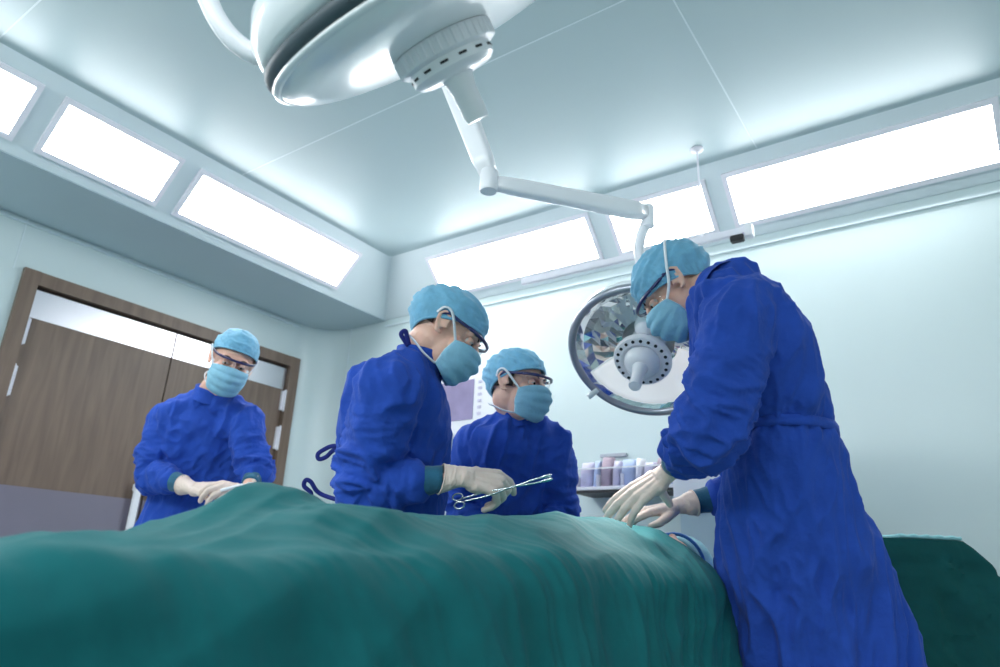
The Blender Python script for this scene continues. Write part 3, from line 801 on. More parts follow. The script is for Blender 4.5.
    for i in range(NV):
        v = i / (NV - 1)                                                # 0 top (nose bridge), 1 under the chin
        yc = np.interp(v, (0, .12, .35, .6, .85, 1), (.113, .130, .134, .124, .107, .084))
        zc = np.interp(v, (0, .12, .35, .6, .85, 1), (-.004, -.020, -.048, -.078, -.108, -.124))
        hwid = np.interp(v, (0, .5, 1), (.068, .070, .058)); yb = np.interp(v, (0, .5, 1), (.054, .046, .042)); zb = np.interp(v, (0, .5, 1), (-.022, -.060, -.104))
        row = []
        for j in range(NU):
            u = -1 + 2 * j / (NU - 1); f = abs(u) ** 1.7
            x = hwid * math.sin(u * math.pi / 2) ; yy = yc + (yb - yc) * f; zz = zc + (zb - zc) * f
            pl = .0035 * max(0, 1 - f) * math.sin(v * math.pi * 7 + .5) * (1 if .1 < v < .95 else .3)
            row.append(H(x, yy + pl, zz))
        rows.append(row)
    q = MB(); q.grid(rows); mm = q.mesh('mask'); co = get_co(mm); no = get_no(mm); fw = np.array(hf)
    no *= np.sign((no @ fw))[:, None]
    lc = np.array([(HM.inverted() @ Vector(c)) for c in co])
    set_co(mm, co + no * (ridge(np.c_[lc[:, 0] * 22 + seed, lc[:, 1] * 20, lc[:, 2] * 55], 1.4) * .0018 + .001)[:, None])
    mo = link('mask', mm, M['mask'], root); md = mo.modifiers.new('t', 'SOLIDIFY'); md.thickness = .002; md.offset = 1
    q = MB()
    for side in (0, -1):                                                 # white edge binding
        q.tube([r[side] for r in rows], .0022, 8)
    q.tube(rows[0], .002, 8); q.build('edge_binding', M['strap'], mo)
    for s in (1, -1):
        cx = lambda p: (H(*p) - H(0, -.01, .01)).normalized()
        if cfg.get('straps') == 'tie':
            up = [(s * .067, .054, -.022), (s * .083, .024, .0), (s * .094, -.002, .032), (s * .094, -.030, .065), (s * .064, -.070, .107), (s * .028, -.083, .120), (0, -.086, .123)]
        else:
            up = [(s * .067, .054, -.022), (s * .080, .034, .004), (s * .0895, .012, .030), (s * .0925, -.006, .040), (s * .094, -.022, .034), (s * .090, -.030, .014)]
        lo = [(s * .058, .042, -.104), (s * .067, .000, -.098), (s * .070, -.04, -.084), (s * .052, -.077, -.074), (s * .018, -.092, -.070), (0, -.094, -.070)]
        for pth in (up, lo):
            pts = curve([H(*p) for p in pth], 6); q = MB(); q.ribbon(pts, [(p - H(0, -.01, .0)) for p in pts], .0075, .0015); q.build('strap', M['strap'], mo)
    # ---- goggles
    g = None
    q = MB()
    rows = []
    for i in range(9):
        v = i / 8
        rows.append([H(.073 * math.sin(u), .058 + .062 * math.cos(u) - .01 * v, .027 - (.048 - .010 * math.cos(u * 2.2)) * v) for u in [math.radians(-82 + 164 * j / 32) for j in range(33)]])
    q.grid(rows); lo_ = q.build('goggles', M['lens'], root); md = lo_.modifiers.new('t', 'SOLIDIFY'); md.thickness = .0015
    q = MB(); q.ribbon(rows[0], [p - H(0, 0, .027) for p in rows[0]], .009, .004); q.build('brow_bar', M['frame'], lo_)['label'] = 'navy blue brow bar'
    for s in (1, -1):
        pts = curve([H(s * .0725, .066, .027), H(s * .081, .03, .028), H(s * .086, .0, .030), H(s * .086, -.02, .018)], 5)
        q = MB(); q.ribbon(pts, [hr * s] * len(pts), .008, .004); q.build('temple', M['frame'], lo_)
    # ---- gown: torso loft + sleeves, one cloth surface
    keys = cfg['rings']                                                  # (centre, half width, half depth)
    dat = catmull([tuple(c) + (w, d) for c, w, d in keys], 6)
    rings = []; NS_ = 56; q = MB()
    for r in dat:
        c = Vector(r[:3]); ring = []
        for j in range(NS_):
            a = 2 * math.pi * j / NS_; ca, sa = math.cos(a), math.sin(a); e = 2 / 2.3
            ring.append(c + S * (r[3] * math.copysign(abs(ca) ** e, ca)) + F * (r[4] * math.copysign(abs(sa) ** e, sa)))
        rings.append(ring)
    q.loft(rings)
    sr = cfg.get('sleeve', (.085, .078, .052))
    arms = []
    for key in ('arm_r', 'arm_l'):
        A = cfg[key]; s0, e0, w0 = A[0], A[1], A[2]
        inn = sh.lerp(s0, .45); low = inn.lerp(ch, .35)
        cu = w0 + (e0 - w0).normalized() * .140                          # sleeve ends where the cuff starts
        pts = curve([s0, s0.lerp(e0, .55) + (s0.lerp(e0, .5) - s0.lerp(cu, .5)) * .12, e0, e0.lerp(cu, .5), cu], 4)
        n = len(pts); rr = np.interp(np.linspace(0, 1, n), (0, .25, .5, .8, 1), (sr[0], sr[0] * .98, sr[1], (sr[1] + sr[2]) / 2, sr[2]))
        q.chain(pts, list(rr), 18); q.cap(low, pts[0], .088, sr[0] * 1.02, 18); q.cap(pts[0], pts[1], sr[0] * 1.03, sr[0], 18)
        q.cap(nb - UZ * .012, s0, .056, .072, 18)
        arms.append((np.array([tuple(p) for p in pts]), rr))
    if 'hump' in cfg: q.cap(cfg['hump'][0], cfg['hump'][1], .075, .064, 20)
    me = remesh(q, .0052, 6)
    co = get_co(me); no = get_no(me)
    # distance to sleeves, axial coordinate
    best = np.full(len(co), 9.); ax = np.zeros(len(co)); ar = np.zeros(len(co))
    for kk, (pts, rr) in enumerate(arms):
        cum = 0
        for i in range(len(pts) - 1):
            a_, b_ = pts[i], pts[i + 1]; d_ = b_ - a_; L_ = np.linalg.norm(d_)
            t_ = np.clip(((co - a_) @ d_) / L_ ** 2, 0, 1); ds = np.linalg.norm(co - a_ - t_[:, None] * d_, axis=1) - rr[i]
            up_ = ds < best; best = np.where(up_, ds, best); ax = np.where(up_, cum + t_ * L_ + kk * 5, ax); ar = np.where(up_, (cum + t_ * L_) , ar); cum += L_
        if kk == 0: len_r = cum
    wS = np.clip(1 - best / .035, 0, 1) * np.clip(ar / .10, 0, 1)
    lat = (co - np.array(wa)) @ np.array(S); dep = (co - np.array(wa)) @ np.array(F); zz = co[:, 2]
    elb = np.exp(-((ar / len_r - .5) / .22) ** 2)
    # sleeves: rings and diagonals, deepest round the elbow; torso: long soft drags; skirt: vertical flutes
    slv = ridge(np.c_[ax * 26 + (lat + zz) * 9 + seed, lat * 10, dep * 10 + zz * 6], 1.5) * (.009 + .017 * elb) + ridge(np.c_[ax * 48 + dep * 18, lat * 14 + seed, zz * 14], 1.6) * .0045
    tor = ridge(np.c_[lat * 15 + zz * 4 + seed, dep * 15, zz * 4.5], 1.5) * .015 + ridge(np.c_[lat * 22 + zz * 7, dep * 22 + zz * 9, zz * 7 + seed], 1.6) * .008 + gnoise(np.c_[lat * 9, dep * 9, zz * 9 + seed]) * .006
    wz = wa.z + cfg.get('tie_dz', 0)
    ht = np.clip((wz - zz) / .12, 0, 1)
    skt = ridge(np.c_[lat * 13 + seed, dep * 13, zz * 1.1], 1.2) * .030 * np.clip((wz - zz) / .5, 0, 1) + ridge(np.c_[lat * 28 + seed, dep * 28, zz * 2.4], 1.5) * .011 + ridge(np.c_[lat * 20 + zz * 8, dep * 20, zz * 7 + seed], 1.6) * .005
    gath = np.exp(-((zz - wz) / .05) ** 2) * ridge(np.c_[lat * 55 + seed, dep * 55, zz * 6], 1.3) * .007
    tor = tor * (1 - ht) + skt * ht + gath
    d = slv * wS + tor * (1 - wS)
    if cfg.get('belt', True): d -= np.exp(-((zz - wz) / .022) ** 2) * .010 * (1 - wS)
    set_co(me, co + no * d[:, None])
    smooth_mesh(me, 1, .5)
    gn = link('gown', me, M['gown'], root)
    # collar
    nd = ((H(0, -.03, -.06) - nb).normalized() * .5 + UZ * cfg.get('collar_up', .75)).normalized()
    ca_ = cfg.get('collar', (.066, .068)); q = MB()
    sx = (S - nd * S.dot(nd)).normalized(); fx = nd.cross(sx); fx = fx if fx.dot(F) > 0 else -fx
    rings = []
    for hh, kk in ((-.03, 1.14), (-.01, 1.04), (.012, 1.0), (.022, 1.01), (.024, .97), (.01, .94), (-.03, .95)):
        rings.append([nb + nd * hh + sx * (ca_[0] * kk * math.cos(2 * math.pi * j / 40)) + fx * (ca_[1] * kk * math.sin(2 * math.pi * j / 40) + .004) for j in range(40)])
    q.loft(rings, cap=False); q.build('collar', M['gown'], gn)
    # nothing of the body may show through the cloth round the shoulders
    from mathutils.bvhtree import BVHTree
    tree = BVHTree.FromPolygons([v.co.copy() for v in me.vertices], [tuple(p.vertices) for p in me.polygons])
    bco = get_co(body.data); rel = bco - np.array(nb)
    for i in np.nonzero((rel @ np.array(nd) < -.006) & (np.linalg.norm(rel, axis=1) < .34))[0]:
        p = Vector(bco[i]); loc, nrm, _i, dist = tree.find_nearest(p)
        if loc is not None and dist < .06 and (p - loc).dot(nrm) > -.008: bco[i] = loc - nrm * .010
    set_co(body.data, bco)
    # cuffs and gloves
    for key, right in (('arm_r', True), ('arm_l', False)):
        A = cfg[key]; e0, w0 = A[1], A[2]; dr = (e0 - w0).normalized()
        s_ = dr.orthogonal().normalized(); t_ = dr.cross(s_)
        q = MB(); rings = []
        hs = cfg['hand_r' if right else 'hand_l']; f0 = hs.get('cuff', .075) * .98 * hs.get('scale', 1)
        for i in range(10):
            f = f0 + (.165 - f0) * i / 9; rad = .0318 + .012 * i / 9 + .0006 * math.sin(i * 2.4)
            rings.append([w0 + dr * f + (s_ * math.cos(2 * math.pi * j / 28) + t_ * math.sin(2 * math.pi * j / 28)) * rad for j in range(28)])
        q.loft(rings); q.build('cuff', M['cuff'], gn)['label'] = 'teal knitted cuff'
        hs = cfg['hand_r' if right else 'hand_l']
        add_glove(root, w0, hs['dir'], hs['back'], right, hs, dr)
    # waist tie
    if cfg.get('belt', True):
        co2 = get_co(me); pts = []
        c = np.array(wa); c[2] = wz
        band = np.abs(co2[:, 2] - wz) < .012
        l2 = (co2 - c) @ np.array(S); d2 = (co2 - c) @ np.array(F); an_ = np.arctan2(d2, l2)
        bst = None
        ring = []
        for j in range(60):
            a = -math.pi + 2 * math.pi * j / 60
            sel = band & (np.abs(np.angle(np.exp(1j * (an_ - a)))) < .12) & (np.hypot(l2, d2) < .30) & (wS < .3)
            r_ = np.median(np.hypot(l2[sel], d2[sel])) if sel.sum() > 2 else np.nan
            ring.append(r_)
        ring = np.array(ring); ok = ~np.isnan(ring)
        if ok.sum() > 10:
            ii = np.arange(60); ring = np.interp(ii, ii[ok], ring[ok]); ring = (ring + np.roll(ring, 1) + np.roll(ring, -1)) / 3
            pts = [Vector(c) + S * (ring[j] * math.cos(-math.pi + 2 * math.pi * j / 60)) + F * (ring[j] * math.sin(-math.pi + 2 * math.pi * j / 60)) for j in range(60)]
            q = MB(); rows = []
            for dz_, off in ((-.013, .001), (-.011, .008), (.011, .008), (.013, .001)):
                rows.append([p + (p - Vector(c)).normalized() * off + Vector((0, 0, dz_)) for p in pts])
            q.grid(rows, wrap=True); q.build('waist_tie', M['gown'], gn)
    for loop in cfg.get('bows', []):
        q = MB(); pts = curve(loop, 6); q.ribbon(pts, [RGT * .3 - FWD + UPV * .2] * len(pts), .012, .003); q.build('tie_bow', M['tie'], gn)['label'] = 'dark blue tie loop'
    return root, H

def horiz(v): v = v.copy(); v.z = 0; return v.normalized()
HR, HFw = horiz(RGT), horiz(FWD); UZ = Vector((0, 0, 1))
def down(p, z): q = p.copy(); q.z = z; return q

# ---- surgeon leaning in from the right
sh = at(733, 303, 1.72); F = (-HR * .95 + HFw * .22).normalized(); S = Vector((F.y, -F.x, 0))
wa = at(779, 434, 1.75); hp = at(786, 500, 1.76); nb = at(722, 290, 1.77); ch = at(752, 368, 1.73)
head = at(675, 290, 1.88)
hfw = (F * .72 - UZ * .70).normalized(); hup = (F * .70 + UZ * .72)
fc = at(820, 680, 1.79)
person(dict(label='person in blue gown on the right leaning down with hands on the patient', face=F, head=head, head_f=hfw, head_u=hup, head_k=.96, collar_up=.12, hump=(sh + UZ * .008, nb - F * .032 + UZ * .016),
    neck=nb, sh=sh, chest=ch, waist=wa, hips=hp, seed=1, straps='tie', k=.95, feet=down(fc, 0), lid=8,
    cap=dict(puff=.10, back=.08, front=.030, rear=-.06, gather=1.6, ear=1.2),
    rings=[(nb + UZ * .0, .062, .066), (nb.lerp(sh, .5), .095, .09), (sh, .165, .108), (sh.lerp(ch, .5) - F * .008, .195, .130), (ch - F * .006, .195, .138), (ch.lerp(wa, .6), .185, .136), (wa, .176, .130),
           (hp, .205, .158), (at(797, 560, 1.77), .225, .195), (at(813, 640, 1.78), .24, .222), (down(fc, .45), .255, .235), (down(fc, .3), .26, .24)],
    arm_l=[at(742, 318, 1.57), at(708, 430, 1.56), at(664, 474, 1.78)], arm_r=[sh + S * .16 - UZ * .02, at(752, 492, 1.96), at(676, 505, 1.97)],
    sleeve=(.085, .082, .060),
    hand_l=dict(dir=at(609, 514, 1.80) - at(664, 474, 1.78), back=(UZ * .8 - FWD * .6), index=(.05, .2, .15), middle=(.1, .2, .15), ring=(.15, .25, .2), little=(.2, .3, .2),
                index_s=.09, middle_s=.03, ring_s=-.06, little_s=-.16, scale=1.04, thumb=((-.030, .030, -.036), (-.018, .036, -.070), (-.004, .038, -.098)), cuff=.06),
    hand_r=dict(dir=at(634, 514, 1.95) - at(678, 504, 1.97), back=UZ * 1 - FWD * .2, index=(.15, .25, .2), middle=(.15, .25, .2), ring=(.2, .3, .2), little=(.2, .3, .2), cuff=.05),
    belt=True))

# ---- standing assistant in profile, holding the forceps
sh = at(396, 382, 1.88); F = (HR * .98 + HFw * .05).normalized(); S = Vector((F.y, -F.x, 0))
nb = at(418, 360, 1.88); ch = at(395, 430, 1.89); wa = at(393, 492, 1.90); hp = wa - UZ * .2
head = at(447, 334, 1.90)
hfw = (F * .86 - UZ * .52 - HFw * .12).normalized(); hup = (F * .52 + UZ * .86)
person(dict(label='person in blue gown standing in profile holding long ring-handled forceps', face=F, head=head, head_f=hfw, head_u=hup, head_k=.96,
    neck=nb, sh=sh, chest=ch, waist=wa, hips=hp, seed=2, k=.95, lid=6,
    cap=dict(puff=.08, back=.15, front=.046, rear=-.048, gather=.5),
    rings=[(nb, .058, .064), (nb.lerp(sh, .5), .09, .092), (sh, .15, .118), (sh.lerp(ch, .5), .18, .138), (ch, .182, .146), (ch.lerp(wa, .6), .178, .145), (wa, .175, .142),
           (hp, .20, .145), (hp - UZ * .25, .22, .16), (down(hp, .45), .24, .18), (down(hp, .3), .25, .19)],
    arm_r=[at(390, 390, 1.72), at(366, 488, 1.72), at(465, 476, 1.70)], arm_l=[sh - S * .15, at(392, 480, 2.06), at(402, 494, 2.08)],
    sleeve=(.084, .080, .058),
    hand_r=dict(dir=at(503, 484, 1.725) - at(465, 476, 1.70), back=(-FWD * .72 + UZ * .66), index=(.50, .38, .2), middle=(.85, .85, .45), ring=(1.0, .95, .5), little=(1.05, .95, .5),
                index_s=.02, thumb=((-.034, .045, -.032), (-.024, .072, -.044), (-.012, .094, -.048)), cuff=.052),
    hand_l=dict(dir=F * .2 - UZ, back=F, cuff=.06),
    belt=False,
    bows=[[at(346, 446, 1.88), at(333, 446, 1.89), at(325, 449, 1.9), at(318, 454, 1.9), at(319, 459, 1.9), at(326, 457, 1.9), at(334, 450, 1.89), at(346, 447, 1.88)],
          [at(338, 500, 1.88), at(323, 495, 1.9), at(316, 490, 1.9), at(311, 482, 1.9), at(306, 480, 1.9), at(304, 486, 1.9), at(311, 493, 1.9), at(309, 500, 1.9)],
          [at(408, 346, 1.83), at(404, 340, 1.83), at(401, 334, 1.83), at(405, 331, 1.83), at(407, 337, 1.83), at(409, 345, 1.83)]]))

# ---- second assistant behind, facing the camera side
sh = at(518, 436, 2.37); F = (-HFw * .85 + HR * .5).normalized(); S = Vector((F.y, -F.x, 0))
nb = at(519, 416, 2.35); ch = at(519, 478, 2.38); wa = at(520, 530, 2.39); hp = wa - UZ * .2
head = at(518, 386, 2.33)
hfw = (HR * .80 - HFw * .58 - UZ * .12).normalized(); hup = UZ * 1 - HR * .02
person(dict(label='person in blue gown standing at the far side, looking right past the dish light', face=F, head=head, head_f=hfw, head_u=hup,
    neck=nb, sh=sh, chest=ch, waist=wa, hips=hp, seed=3, hair=116, k=.92, head_k=.97,
    cap=dict(puff=.06, back=.14, front=.056, rear=-.05, gather=.8),
    rings=[(nb, .058, .060), (nb.lerp(sh, .5), .10, .075), (sh, .165, .095), (sh.lerp(ch, .5), .19, .125), (ch, .185, .138), (ch.lerp(wa, .6), .18, .138), (wa, .178, .14),
           (hp, .20, .145), (hp - UZ * .25, .22, .16), (down(hp, .45), .24, .18), (down(hp, .3), .25, .19)],
    arm_r=[at(475, 446, 2.36), at(462, 512, 2.34), at(492, 540, 2.14)], arm_l=[at(553, 448, 2.34), at(560, 512, 2.32), at(536, 540, 2.16)],
    sleeve=(.074, .062, .05),
    hand_r=dict(dir=-HFw + HR * .3, back=UZ, cuff=.06), hand_l=dict(dir=-HFw - HR * .3, back=UZ, cuff=.06), belt=False))

# ---- third assistant by the door
sh = at(207, 414, 2.85); F = (-HFw * .92 + HR * .28).normalized(); S = Vector((F.y, -F.x, 0))
nb = at(211, 394, 2.82); ch = at(203, 450, 2.86); wa = at(198, 497, 2.87); hp = wa - UZ * .2
head = at(232, 362, 2.74)
hfw = (HR * .40 - HFw * .80 - UZ * .42).normalized(); hup = UZ * 1 + HR * .2
person(dict(label='person in blue gown by the brown doors looking down at a small syringe', face=F, head=head, head_f=hfw, head_u=hup,
    neck=nb, sh=sh, chest=ch, waist=wa, hips=hp, seed=4, k=1.0,
    cap=dict(puff=.05, back=.06, front=.062, rear=-.04, gather=.3),
    rings=[(nb, .064, .062), (nb.lerp(sh, .5), .11, .08), (sh, .185, .10), (sh.lerp(ch, .5), .192, .13), (ch, .188, .138), (ch.lerp(wa, .6), .182, .136), (wa, .18, .135),
           (hp, .215, .16), (hp - UZ * .25, .24, .19), (down(hp, .45), .26, .21), (down(hp, .3), .27, .22)],
    arm_r=[at(168, 421, 2.83), at(150, 474, 2.74), at(192, 487, 2.58)], arm_l=[at(244, 421, 2.80), at(256, 474, 2.72), at(246, 491, 2.56)],
    sleeve=(.072, .068, .05),
    hand_r=dict(dir=at(222, 489, 2.52) - at(190, 486, 2.58), back=UZ * .8 - FWD * .5, index=(.4, .5, .3), middle=(.5, .6, .4), ring=(.6, .7, .4), little=(.7, .7, .4), cuff=.06),
    hand_l=dict(dir=at(226, 489, 2.50) - at(246, 491, 2.56), back=UZ * .7 - FWD * .4 + HR * .4, index=(.5, .6, .4), middle=(.6, .7, .4), ring=(.7, .7, .4), little=(.7, .7, .4), cuff=.06),
    belt=False))

# ---- instruments
t = thing('forceps', 'long polished steel forceps held across the blue gown behind', 'forceps', at(500, 490, 1.68))
a0, a1 = at(463, 500, 1.70), at(551, 477, 1.67)
dv = (a1 - a0).normalized(); sd_ = dv.cross(FWD).normalized()
for s in (1, -1):
    q = MB(); q.tube(curve([a0 + sd_ * .004 * s, a0.lerp(a1, .3) + sd_ * .005 * s, a0.lerp(a1, .55), a0.lerp(a1, .78) + sd_ * .004 * s, a0.lerp(a1, .9) + sd_ * .0045 * s, a1 + sd_ * .0015 * s], 6), .0023, 8); q.build('shank', M['chrome'], t)
    rc = a0 - dv * .012 + sd_ * .009 * s + FWD * .006 * s
    q = MB(); q.tube([rc + dv * .013 * math.cos(k * math.pi / 10) + sd_ * .0085 * math.sin(k * math.pi / 10) for k in range(20)], .0022, 8, closed=True); q.build('ring_handle', M['chrome'], t)
    q = MB(); q.ell(a0.lerp(a1, .95) + sd_ * .005 * s, (.016, .004, .003), Matrix((dv, sd_, dv.cross(sd_))).transposed(), 14); q.build('jaw', M['chrome'], t)
t = thing('syringe', 'small white syringe in the gloved hands of the person by the doors', 'syringe', at(236, 488, 2.5))
a0, a1 = at(222, 490, 2.47), at(250, 483, 2.46); q = MB(); q.cap(a0, a0.lerp(a1, .7), .006, .006, 12); q.build('barrel', M['whitepl'], t)
q = MB(); q.cap(a0.lerp(a1, .7), a1, .0025, .0025, 8); q.lathe([(.009, 0), (.009, .002), (0, .002)], Matrix.Translation(a1), 12); q.build('plunger', M['white'], t)

# ---- patient under the drape, head at the right end
pt = thing('person', 'patient lying under the green drape, wrapped head showing by the surgeon', 'person', (XT, 1.1, .745))
b = MB(); pc = Vector((XT + .10, 2.06, .84))
b.ell(pc, (.078, .095, .085)); b.ell(pc + Vector((0, -.07, .018)), (.06, .07, .062)); b.ell(pc + Vector((0, -.06, .075)), (.014, .02, .02))
b.cap(pc + Vector((0, -.08, -.02)), (XT, 1.74, .83), .055, .06)
b.chain([(XT, 1.66, .815), (XT, 1.45, .82), (XT, 1.2, .805)], [.075, .075, .06]); b.chain([(XT - .12, 1.64, .80), (XT - .15, 1.4, .785), (XT - .15, 1.2, .78)], [.05, .036, .03]); b.chain([(XT + .12, 1.64, .80), (XT + .15, 1.4, .785), (XT + .15, 1.2, .78)], [.05, .036, .03])
for s in (1, -1): b.chain([(XT + .07 * s, 1.12, .80), (XT + .085 * s, .76, .795), (XT + .09 * s, .60, .775), (XT + .09 * s, .5, .775)], [.045, .042, .028, .028])
me = remesh(b, .006, 4); link('body', me, M['skin'], pt)
q = MB(); rows = []
for i in range(14):
    e = math.radians(-40 + 125 * i / 13); rows.append([pc + Vector((.086 * math.cos(e) * math.cos(a), .01 + .10 * math.sin(e), .093 * math.cos(e) * math.sin(a))) for a in [2 * math.pi * j / 40 for j in range(40)]])
q.loft(rows, cap=False); cm = q.mesh('cap'); co = get_co(cm); no = get_no(cm); set_co(cm, co + no * (ridge(co * 45) * .004)[:, None]); co_ = link('cap', cm, M['paleteal'], pt); md = co_.modifiers.new('t', 'SOLIDIFY'); md.thickness = .003
q = MB(); q.tube([pc + Vector((.089 * math.cos(a), -.052, .094 * math.sin(a))) for a in [2 * math.pi * j / 32 for j in range(32)]], .005, 8, closed=True); q.build('head_band', M['bluefilm'], pt)['label'] = 'bright blue strip'

# ================================================================= BACKGROUND EQUIPMENT
# covered instrument table at the right
zt = .956
def on_y(px, py, Y):
    d = at(px, py, 1) - CAM; return CAM + d * (Y / d.y)
pR = at(966, 537, 2.10); pR.z = zt
eX, eY = HR, HFw
TW, TD = .46, .34
tc_ = pR - eX * TW / 2 + eY * TD / 2
t = thing('instrument_table', 'steel instrument table under the dark green cover at the right edge', 'table', down(tc_, 0))
mt = Matrix((eX, eY, UZ)).transposed().to_4x4(); mt.translation = down(tc_, 0)
b = MB(); b.box((-TW / 2 + .02, -TD / 2 + .02, zt - .05), (TW / 2 - .02, TD / 2 - .02, zt - .015), mt); b.build('table_top', M['steel'], t, bevel=.004)
for sx in (1, -1):
    for sy in (1, -1):
        b = MB(); b.cap(mt @ Vector((sx * (TW / 2 - .06), sy * (TD / 2 - .06), .03)), mt @ Vector((sx * (TW / 2 - .06), sy * (TD / 2 - .06), zt - .05)), .016, .016); b.build('leg', M['steel'], t)
rings = []; NP = 260
def rrect(a, hw, hd, e):
    ca, sa = math.cos(a), math.sin(a)
    return hw * math.copysign(abs(ca) ** e, ca), hd * math.copysign(abs(sa) ** e, sa)
zs = [zt] + [zt - .006, zt - .02] + list(np.linspace(zt - .05, .22, 46))
pp = []
for iz, z in enumerate(zs):
    k = (zt - z); ring = []
    for j in range(NP):
        a = 2 * math.pi * j / NP
        e = .16 + .35 * min(1, k / .5)
        hw, hd = TW / 2 + .004 + k * .05, TD / 2 + .004 + k * .05
        x, y = rrect(a, hw, hd, e)
        cor = (abs(math.sin(2 * a)) ** 6)
        fl = cor * (.10 * (1 - math.exp(-k / .10)) + k * .14)
        x += fl * math.copysign(1, x) * .9; y += fl * math.copysign(1, y) * .45
        ring.append((x, y, z))
    rings.append(ring); pp += ring
co = np.array(pp); k = zt - co[:, 2]; r_ = np.hypot(co[:, 0], co[:, 1])
ang = np.arctan2(co[:, 1], co[:, 0])
dd = (ridge(np.c_[co[:, 0] * 8, co[:, 1] * 8, co[:, 2] * 1.2], 1.3) * .035 * np.clip(k / .5, 0, 1) + ridge(np.c_[co[:, 0] * 11 + co[:, 2] * 9, co[:, 1] * 11, co[:, 2] * 13], 1.5) * .026 * np.clip(k / .08, 0, 1)
      + ridge(np.c_[co[:, 0] * 16 - co[:, 2] * 14, co[:, 1] * 16, co[:, 2] * 20], 1.5) * .013 * np.clip(k / .08, 0, 1))
co[:, 0] += dd * np.cos(ang) * .6; co[:, 1] += dd * np.sign(np.sin(ang)) * np.abs(np.sin(ang)) ** .5
co = [mt @ Vector(p) for p in co]
b = MB(); b.loft([co[i * NP:(i + 1) * NP] for i in range(len(zs))], cap=False); b.f.append(tuple(range(NP)))
o = b.build('table_cover', M['drape_dark'], None, auto=60); tag(o, 'dark green crumpled cover hanging over the instrument table at the right', 'drape')
# pale folded towel lying along the front edge
t = thing('folded_towel', 'pale teal folded towel on the edge of the dark green table', 'towel', mt @ Vector((.15, -.12, zt)))
rows = []
for i in range(40):
    x = TW / 2 - .20 + .19 * i / 39; w = .012 + .002 * math.sin(i * .8)
    rows.append([mt @ Vector((x, y, zt + .002 + z)) for y, z in ((-.162, 0), (-.166, w * .5), (-.16, w), (-.12, w * .9), (-.06, w), (-.055, w * .5), (-.06, 0))])
b = MB(); b.loft(rows); b.build('cloth', M['paleteal'], t)

# monitor on the back wall between the two assistants
YM = 3.0
m0, m1_ = on_y(428, 374, YM), on_y(497, 432, YM)
x0, x1, z0, z1 = m0.x, m1_.x, m1_.z, m0.z
t = thing('monitor', 'white bedside monitor with a lilac screen on the wall between two assistants', 'monitor', ((x0 + x1) / 2, YM, z0))
b = MB(); b.box((x0, YM, z0), (x1, YM + .07, z1)); b.build('housing', M['whitepl'], t, bevel=.008, auto=40)
s1 = on_y(474.5, 383, YM).x; zs0, zs1 = on_y(455, 421, YM).z, on_y(455, 382, YM).z
b = MB(); b.box((x0 + .02, YM - .004, zs0), (s1, YM + .004, zs1)); b.build('screen', M['screen'], t, smooth=False)
for i in range(6):
    b = MB(); zz_ = zs1 - .02 - i * (zs1 - zs0 - .03) / 5.5; b.box((s1 + .03, YM - .006, zz_ - .008), (s1 + .055, YM + .003, zz_ + .008)); b.build('button', M['lilac'], t, bevel=.002, auto=40)
b = MB(); b.box(((x0 + x1) / 2 - .05, YM + .07, (z0 + z1) / 2 - .05), ((x0 + x1) / 2 + .05, YB, (z0 + z1) / 2 + .05)); b.build('wall_bracket', M['lightframe'], t, bevel=.004, auto=40)

# supply shelf on the back wall, to the right of the second assistant
YS = 2.97
q0, q1 = on_y(574, 488, YS), on_y(702, 484, YS)
xs0, xs1 = q0.x, q1.x; zb = (q0.z + q1.z) / 2; ztp = on_y(620, 455, YS).z
t = thing('supply_shelf', 'clear fronted wall shelf of packets behind the leaning surgeon\'s hands', 'shelf', ((xs0 + xs1) / 2, YB, zb))
b = MB(); b.box((xs0, YS - .01, zb - .012), (xs1, YB, zb + .004)); b.build('shelf_board', M['lightframe'], t, bevel=.003, auto=40)
b = MB(); b.box((xs0 + .005, YS - .004, zb - .026), (xs1 - .005, YB, zb - .0125)); b.build('under_rail', M['black'], t, smooth=False)['label'] = 'dark rail under the shelf board'
n = 5
for i in range(n + 1):
    x = xs0 + (xs1 - xs0) * i / n
    b = MB(); b.box((x - .004, YS - .006, zb + .004), (x + .004, YB, zb + .06)); b.build('divider', M['whitepl'], t, smooth=False)
b = MB(); b.box((xs0, YS - .010, zb + .004), (xs1, YS - .006, zb + .085)); b.build('front_lip', M['acrylic'], t, smooth=False)
b = MB(); b.box((xs0, YS - .012, zb + .085), (xs1, YS - .004, zb + .091)); b.build('lip_edge', M['whitepl'], t, smooth=False)
hk = on_y(590, 456, YB - .02).z
b = MB(); b.box((xs0 + .06, YB - .02, hk - .01), (xs0 + .20, YB, hk + .005)); b.build('hanging_bar', M['rimgrey'], t, smooth=False)
random.seed(11)
cols = ['lilac', 'bluepk', 'mauve', 'lilac', 'bluepk', 'whitepl', 'lilac', 'mauve', 'bluepk', 'lilac', 'whitepl']
desc = {'lilac': 'pale lilac', 'bluepk': 'pale blue', 'mauve': 'mauve', 'whitepl': 'white'}
ordn = ['first', 'second', 'third', 'fourth', 'fifth', 'sixth', 'seventh', 'eighth', 'ninth', 'tenth', 'last']
xx = xs0 + .012; seen = 0
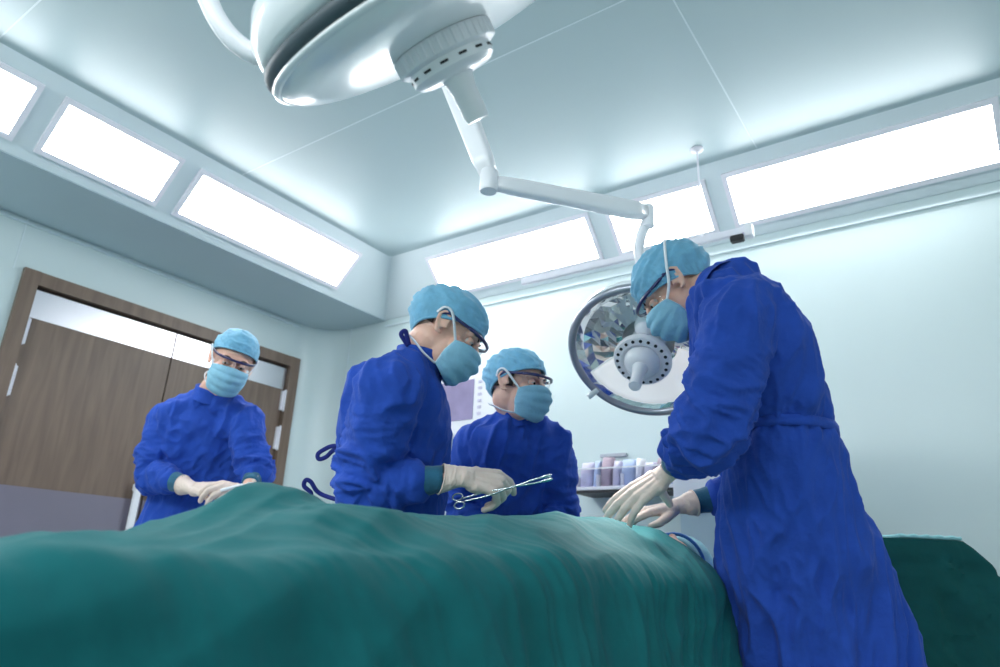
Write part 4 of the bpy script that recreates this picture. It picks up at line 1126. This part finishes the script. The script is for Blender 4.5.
for i, c in enumerate(cols):
    w = (xs1 - xs0 - .03) / len(cols) * (1.35, .7, 1.15, .8)[i % 4]; h = (ztp - zb) * random.uniform(.72, 1.04)
    lo, hi = Vector((xx + .004, YS + .015, zb + .005)), Vector((xx + w - .004, YS + .12, zb + h))
    b = MB(); rows = []
    for kz in range(9):
        f = kz / 8; dep = (hi.y - lo.y) * (1 - .55 * f ** 3); ring = []
        for j in range(20):
            a = 2 * math.pi * j / 20; ca, sa = math.cos(a), math.sin(a)
            ring.append(Vector(((lo.x + hi.x) / 2 + (hi.x - lo.x) / 2 * math.copysign(abs(ca) ** .5, ca), (lo.y + hi.y) / 2 + dep / 2 * math.copysign(abs(sa) ** .6, sa), lo.z + (hi.z - lo.z) * f)))
        rows.append(ring)
    b.loft(rows); me = b.mesh('packet'); co = get_co(me); no = get_no(me); set_co(me, co + no * (gnoise(co * 30) * .004)[:, None])
    o = link('supply_packet', me, M[c]); tag(o, '%s sealed packet, %s from the gowned assistant on the clear wall shelf' % (desc[c], ordn[i]), 'packet', 'packets on the wall shelf')
    xx += w
b = MB(); b.box((xs1 - .20, YB - .05, ztp + .0), (xs1 - .14, YB, ztp + .03)); b.build('hook_block', M['rimgrey'], t, bevel=.003)

# equipment trolley behind the surgeon's hands
YC = 2.72
v0, v1 = on_y(674, 512, YC), on_y(690, 474, YC)
xc0, xc1, zc0, zc1 = v0.x, v0.x + .36, v0.z, v1.z
t = thing('equipment_trolley', 'white equipment trolley with dark slot behind the leaning surgeon', 'trolley', ((xc0 + xc1) / 2, YC + .2, 0))
b = MB(); b.box((xc0 + .02, YC + .01, .10), (xc1 - .02, YC + .37, zc0)); cab = b.build('cabinet', M['cartgrey'], t, bevel=.006, auto=40)
b = MB(); b.box((xc0, YC - .01, zc0), (xc1, YC + .38, zc1)); top = b.build('top_unit', M['white'], t, bevel=.012, auto=40)
sl0 = on_y(687, 512, YC)
b = MB(); b.box((sl0.x, YC - .014, zc0 + .012), (sl0.x + .055, YC - .005, zc0 + .024)); b.build('slot', M['black'], top, smooth=False)
for k in range(3):
    b = MB(); zt_ = .18 + k * .22; b.box((xc0 + .05, YC + .004, zt_), (xc1 - .05, YC + .014, zt_ + .2)); dr_ = b.build('drawer', M['cartgrey'], t, bevel=.004, auto=40)
    b = MB(); b.cap(((xc0 + xc1) / 2 - .08, YC - .012, zt_ + .15), ((xc0 + xc1) / 2 + .08, YC - .012, zt_ + .15), .007, .007); b.build('handle', M['steel'], dr_)
for sx in (xc0 + .07, xc1 - .07):
    for sy in (YC + .07, YC + .31):
        b = MB(); b.lathe([(0, -.014), (.045, -.014), (.05, 0), (.045, .014), (0, .014)], Matrix.Translation((sx, sy, .05)) @ Matrix.Rotation(math.pi / 2, 4, 'Y'), 20); b.cap((sx, sy, .06), (sx, sy, .11), .012, .012); b.build('caster', M['black'], t, auto=40)
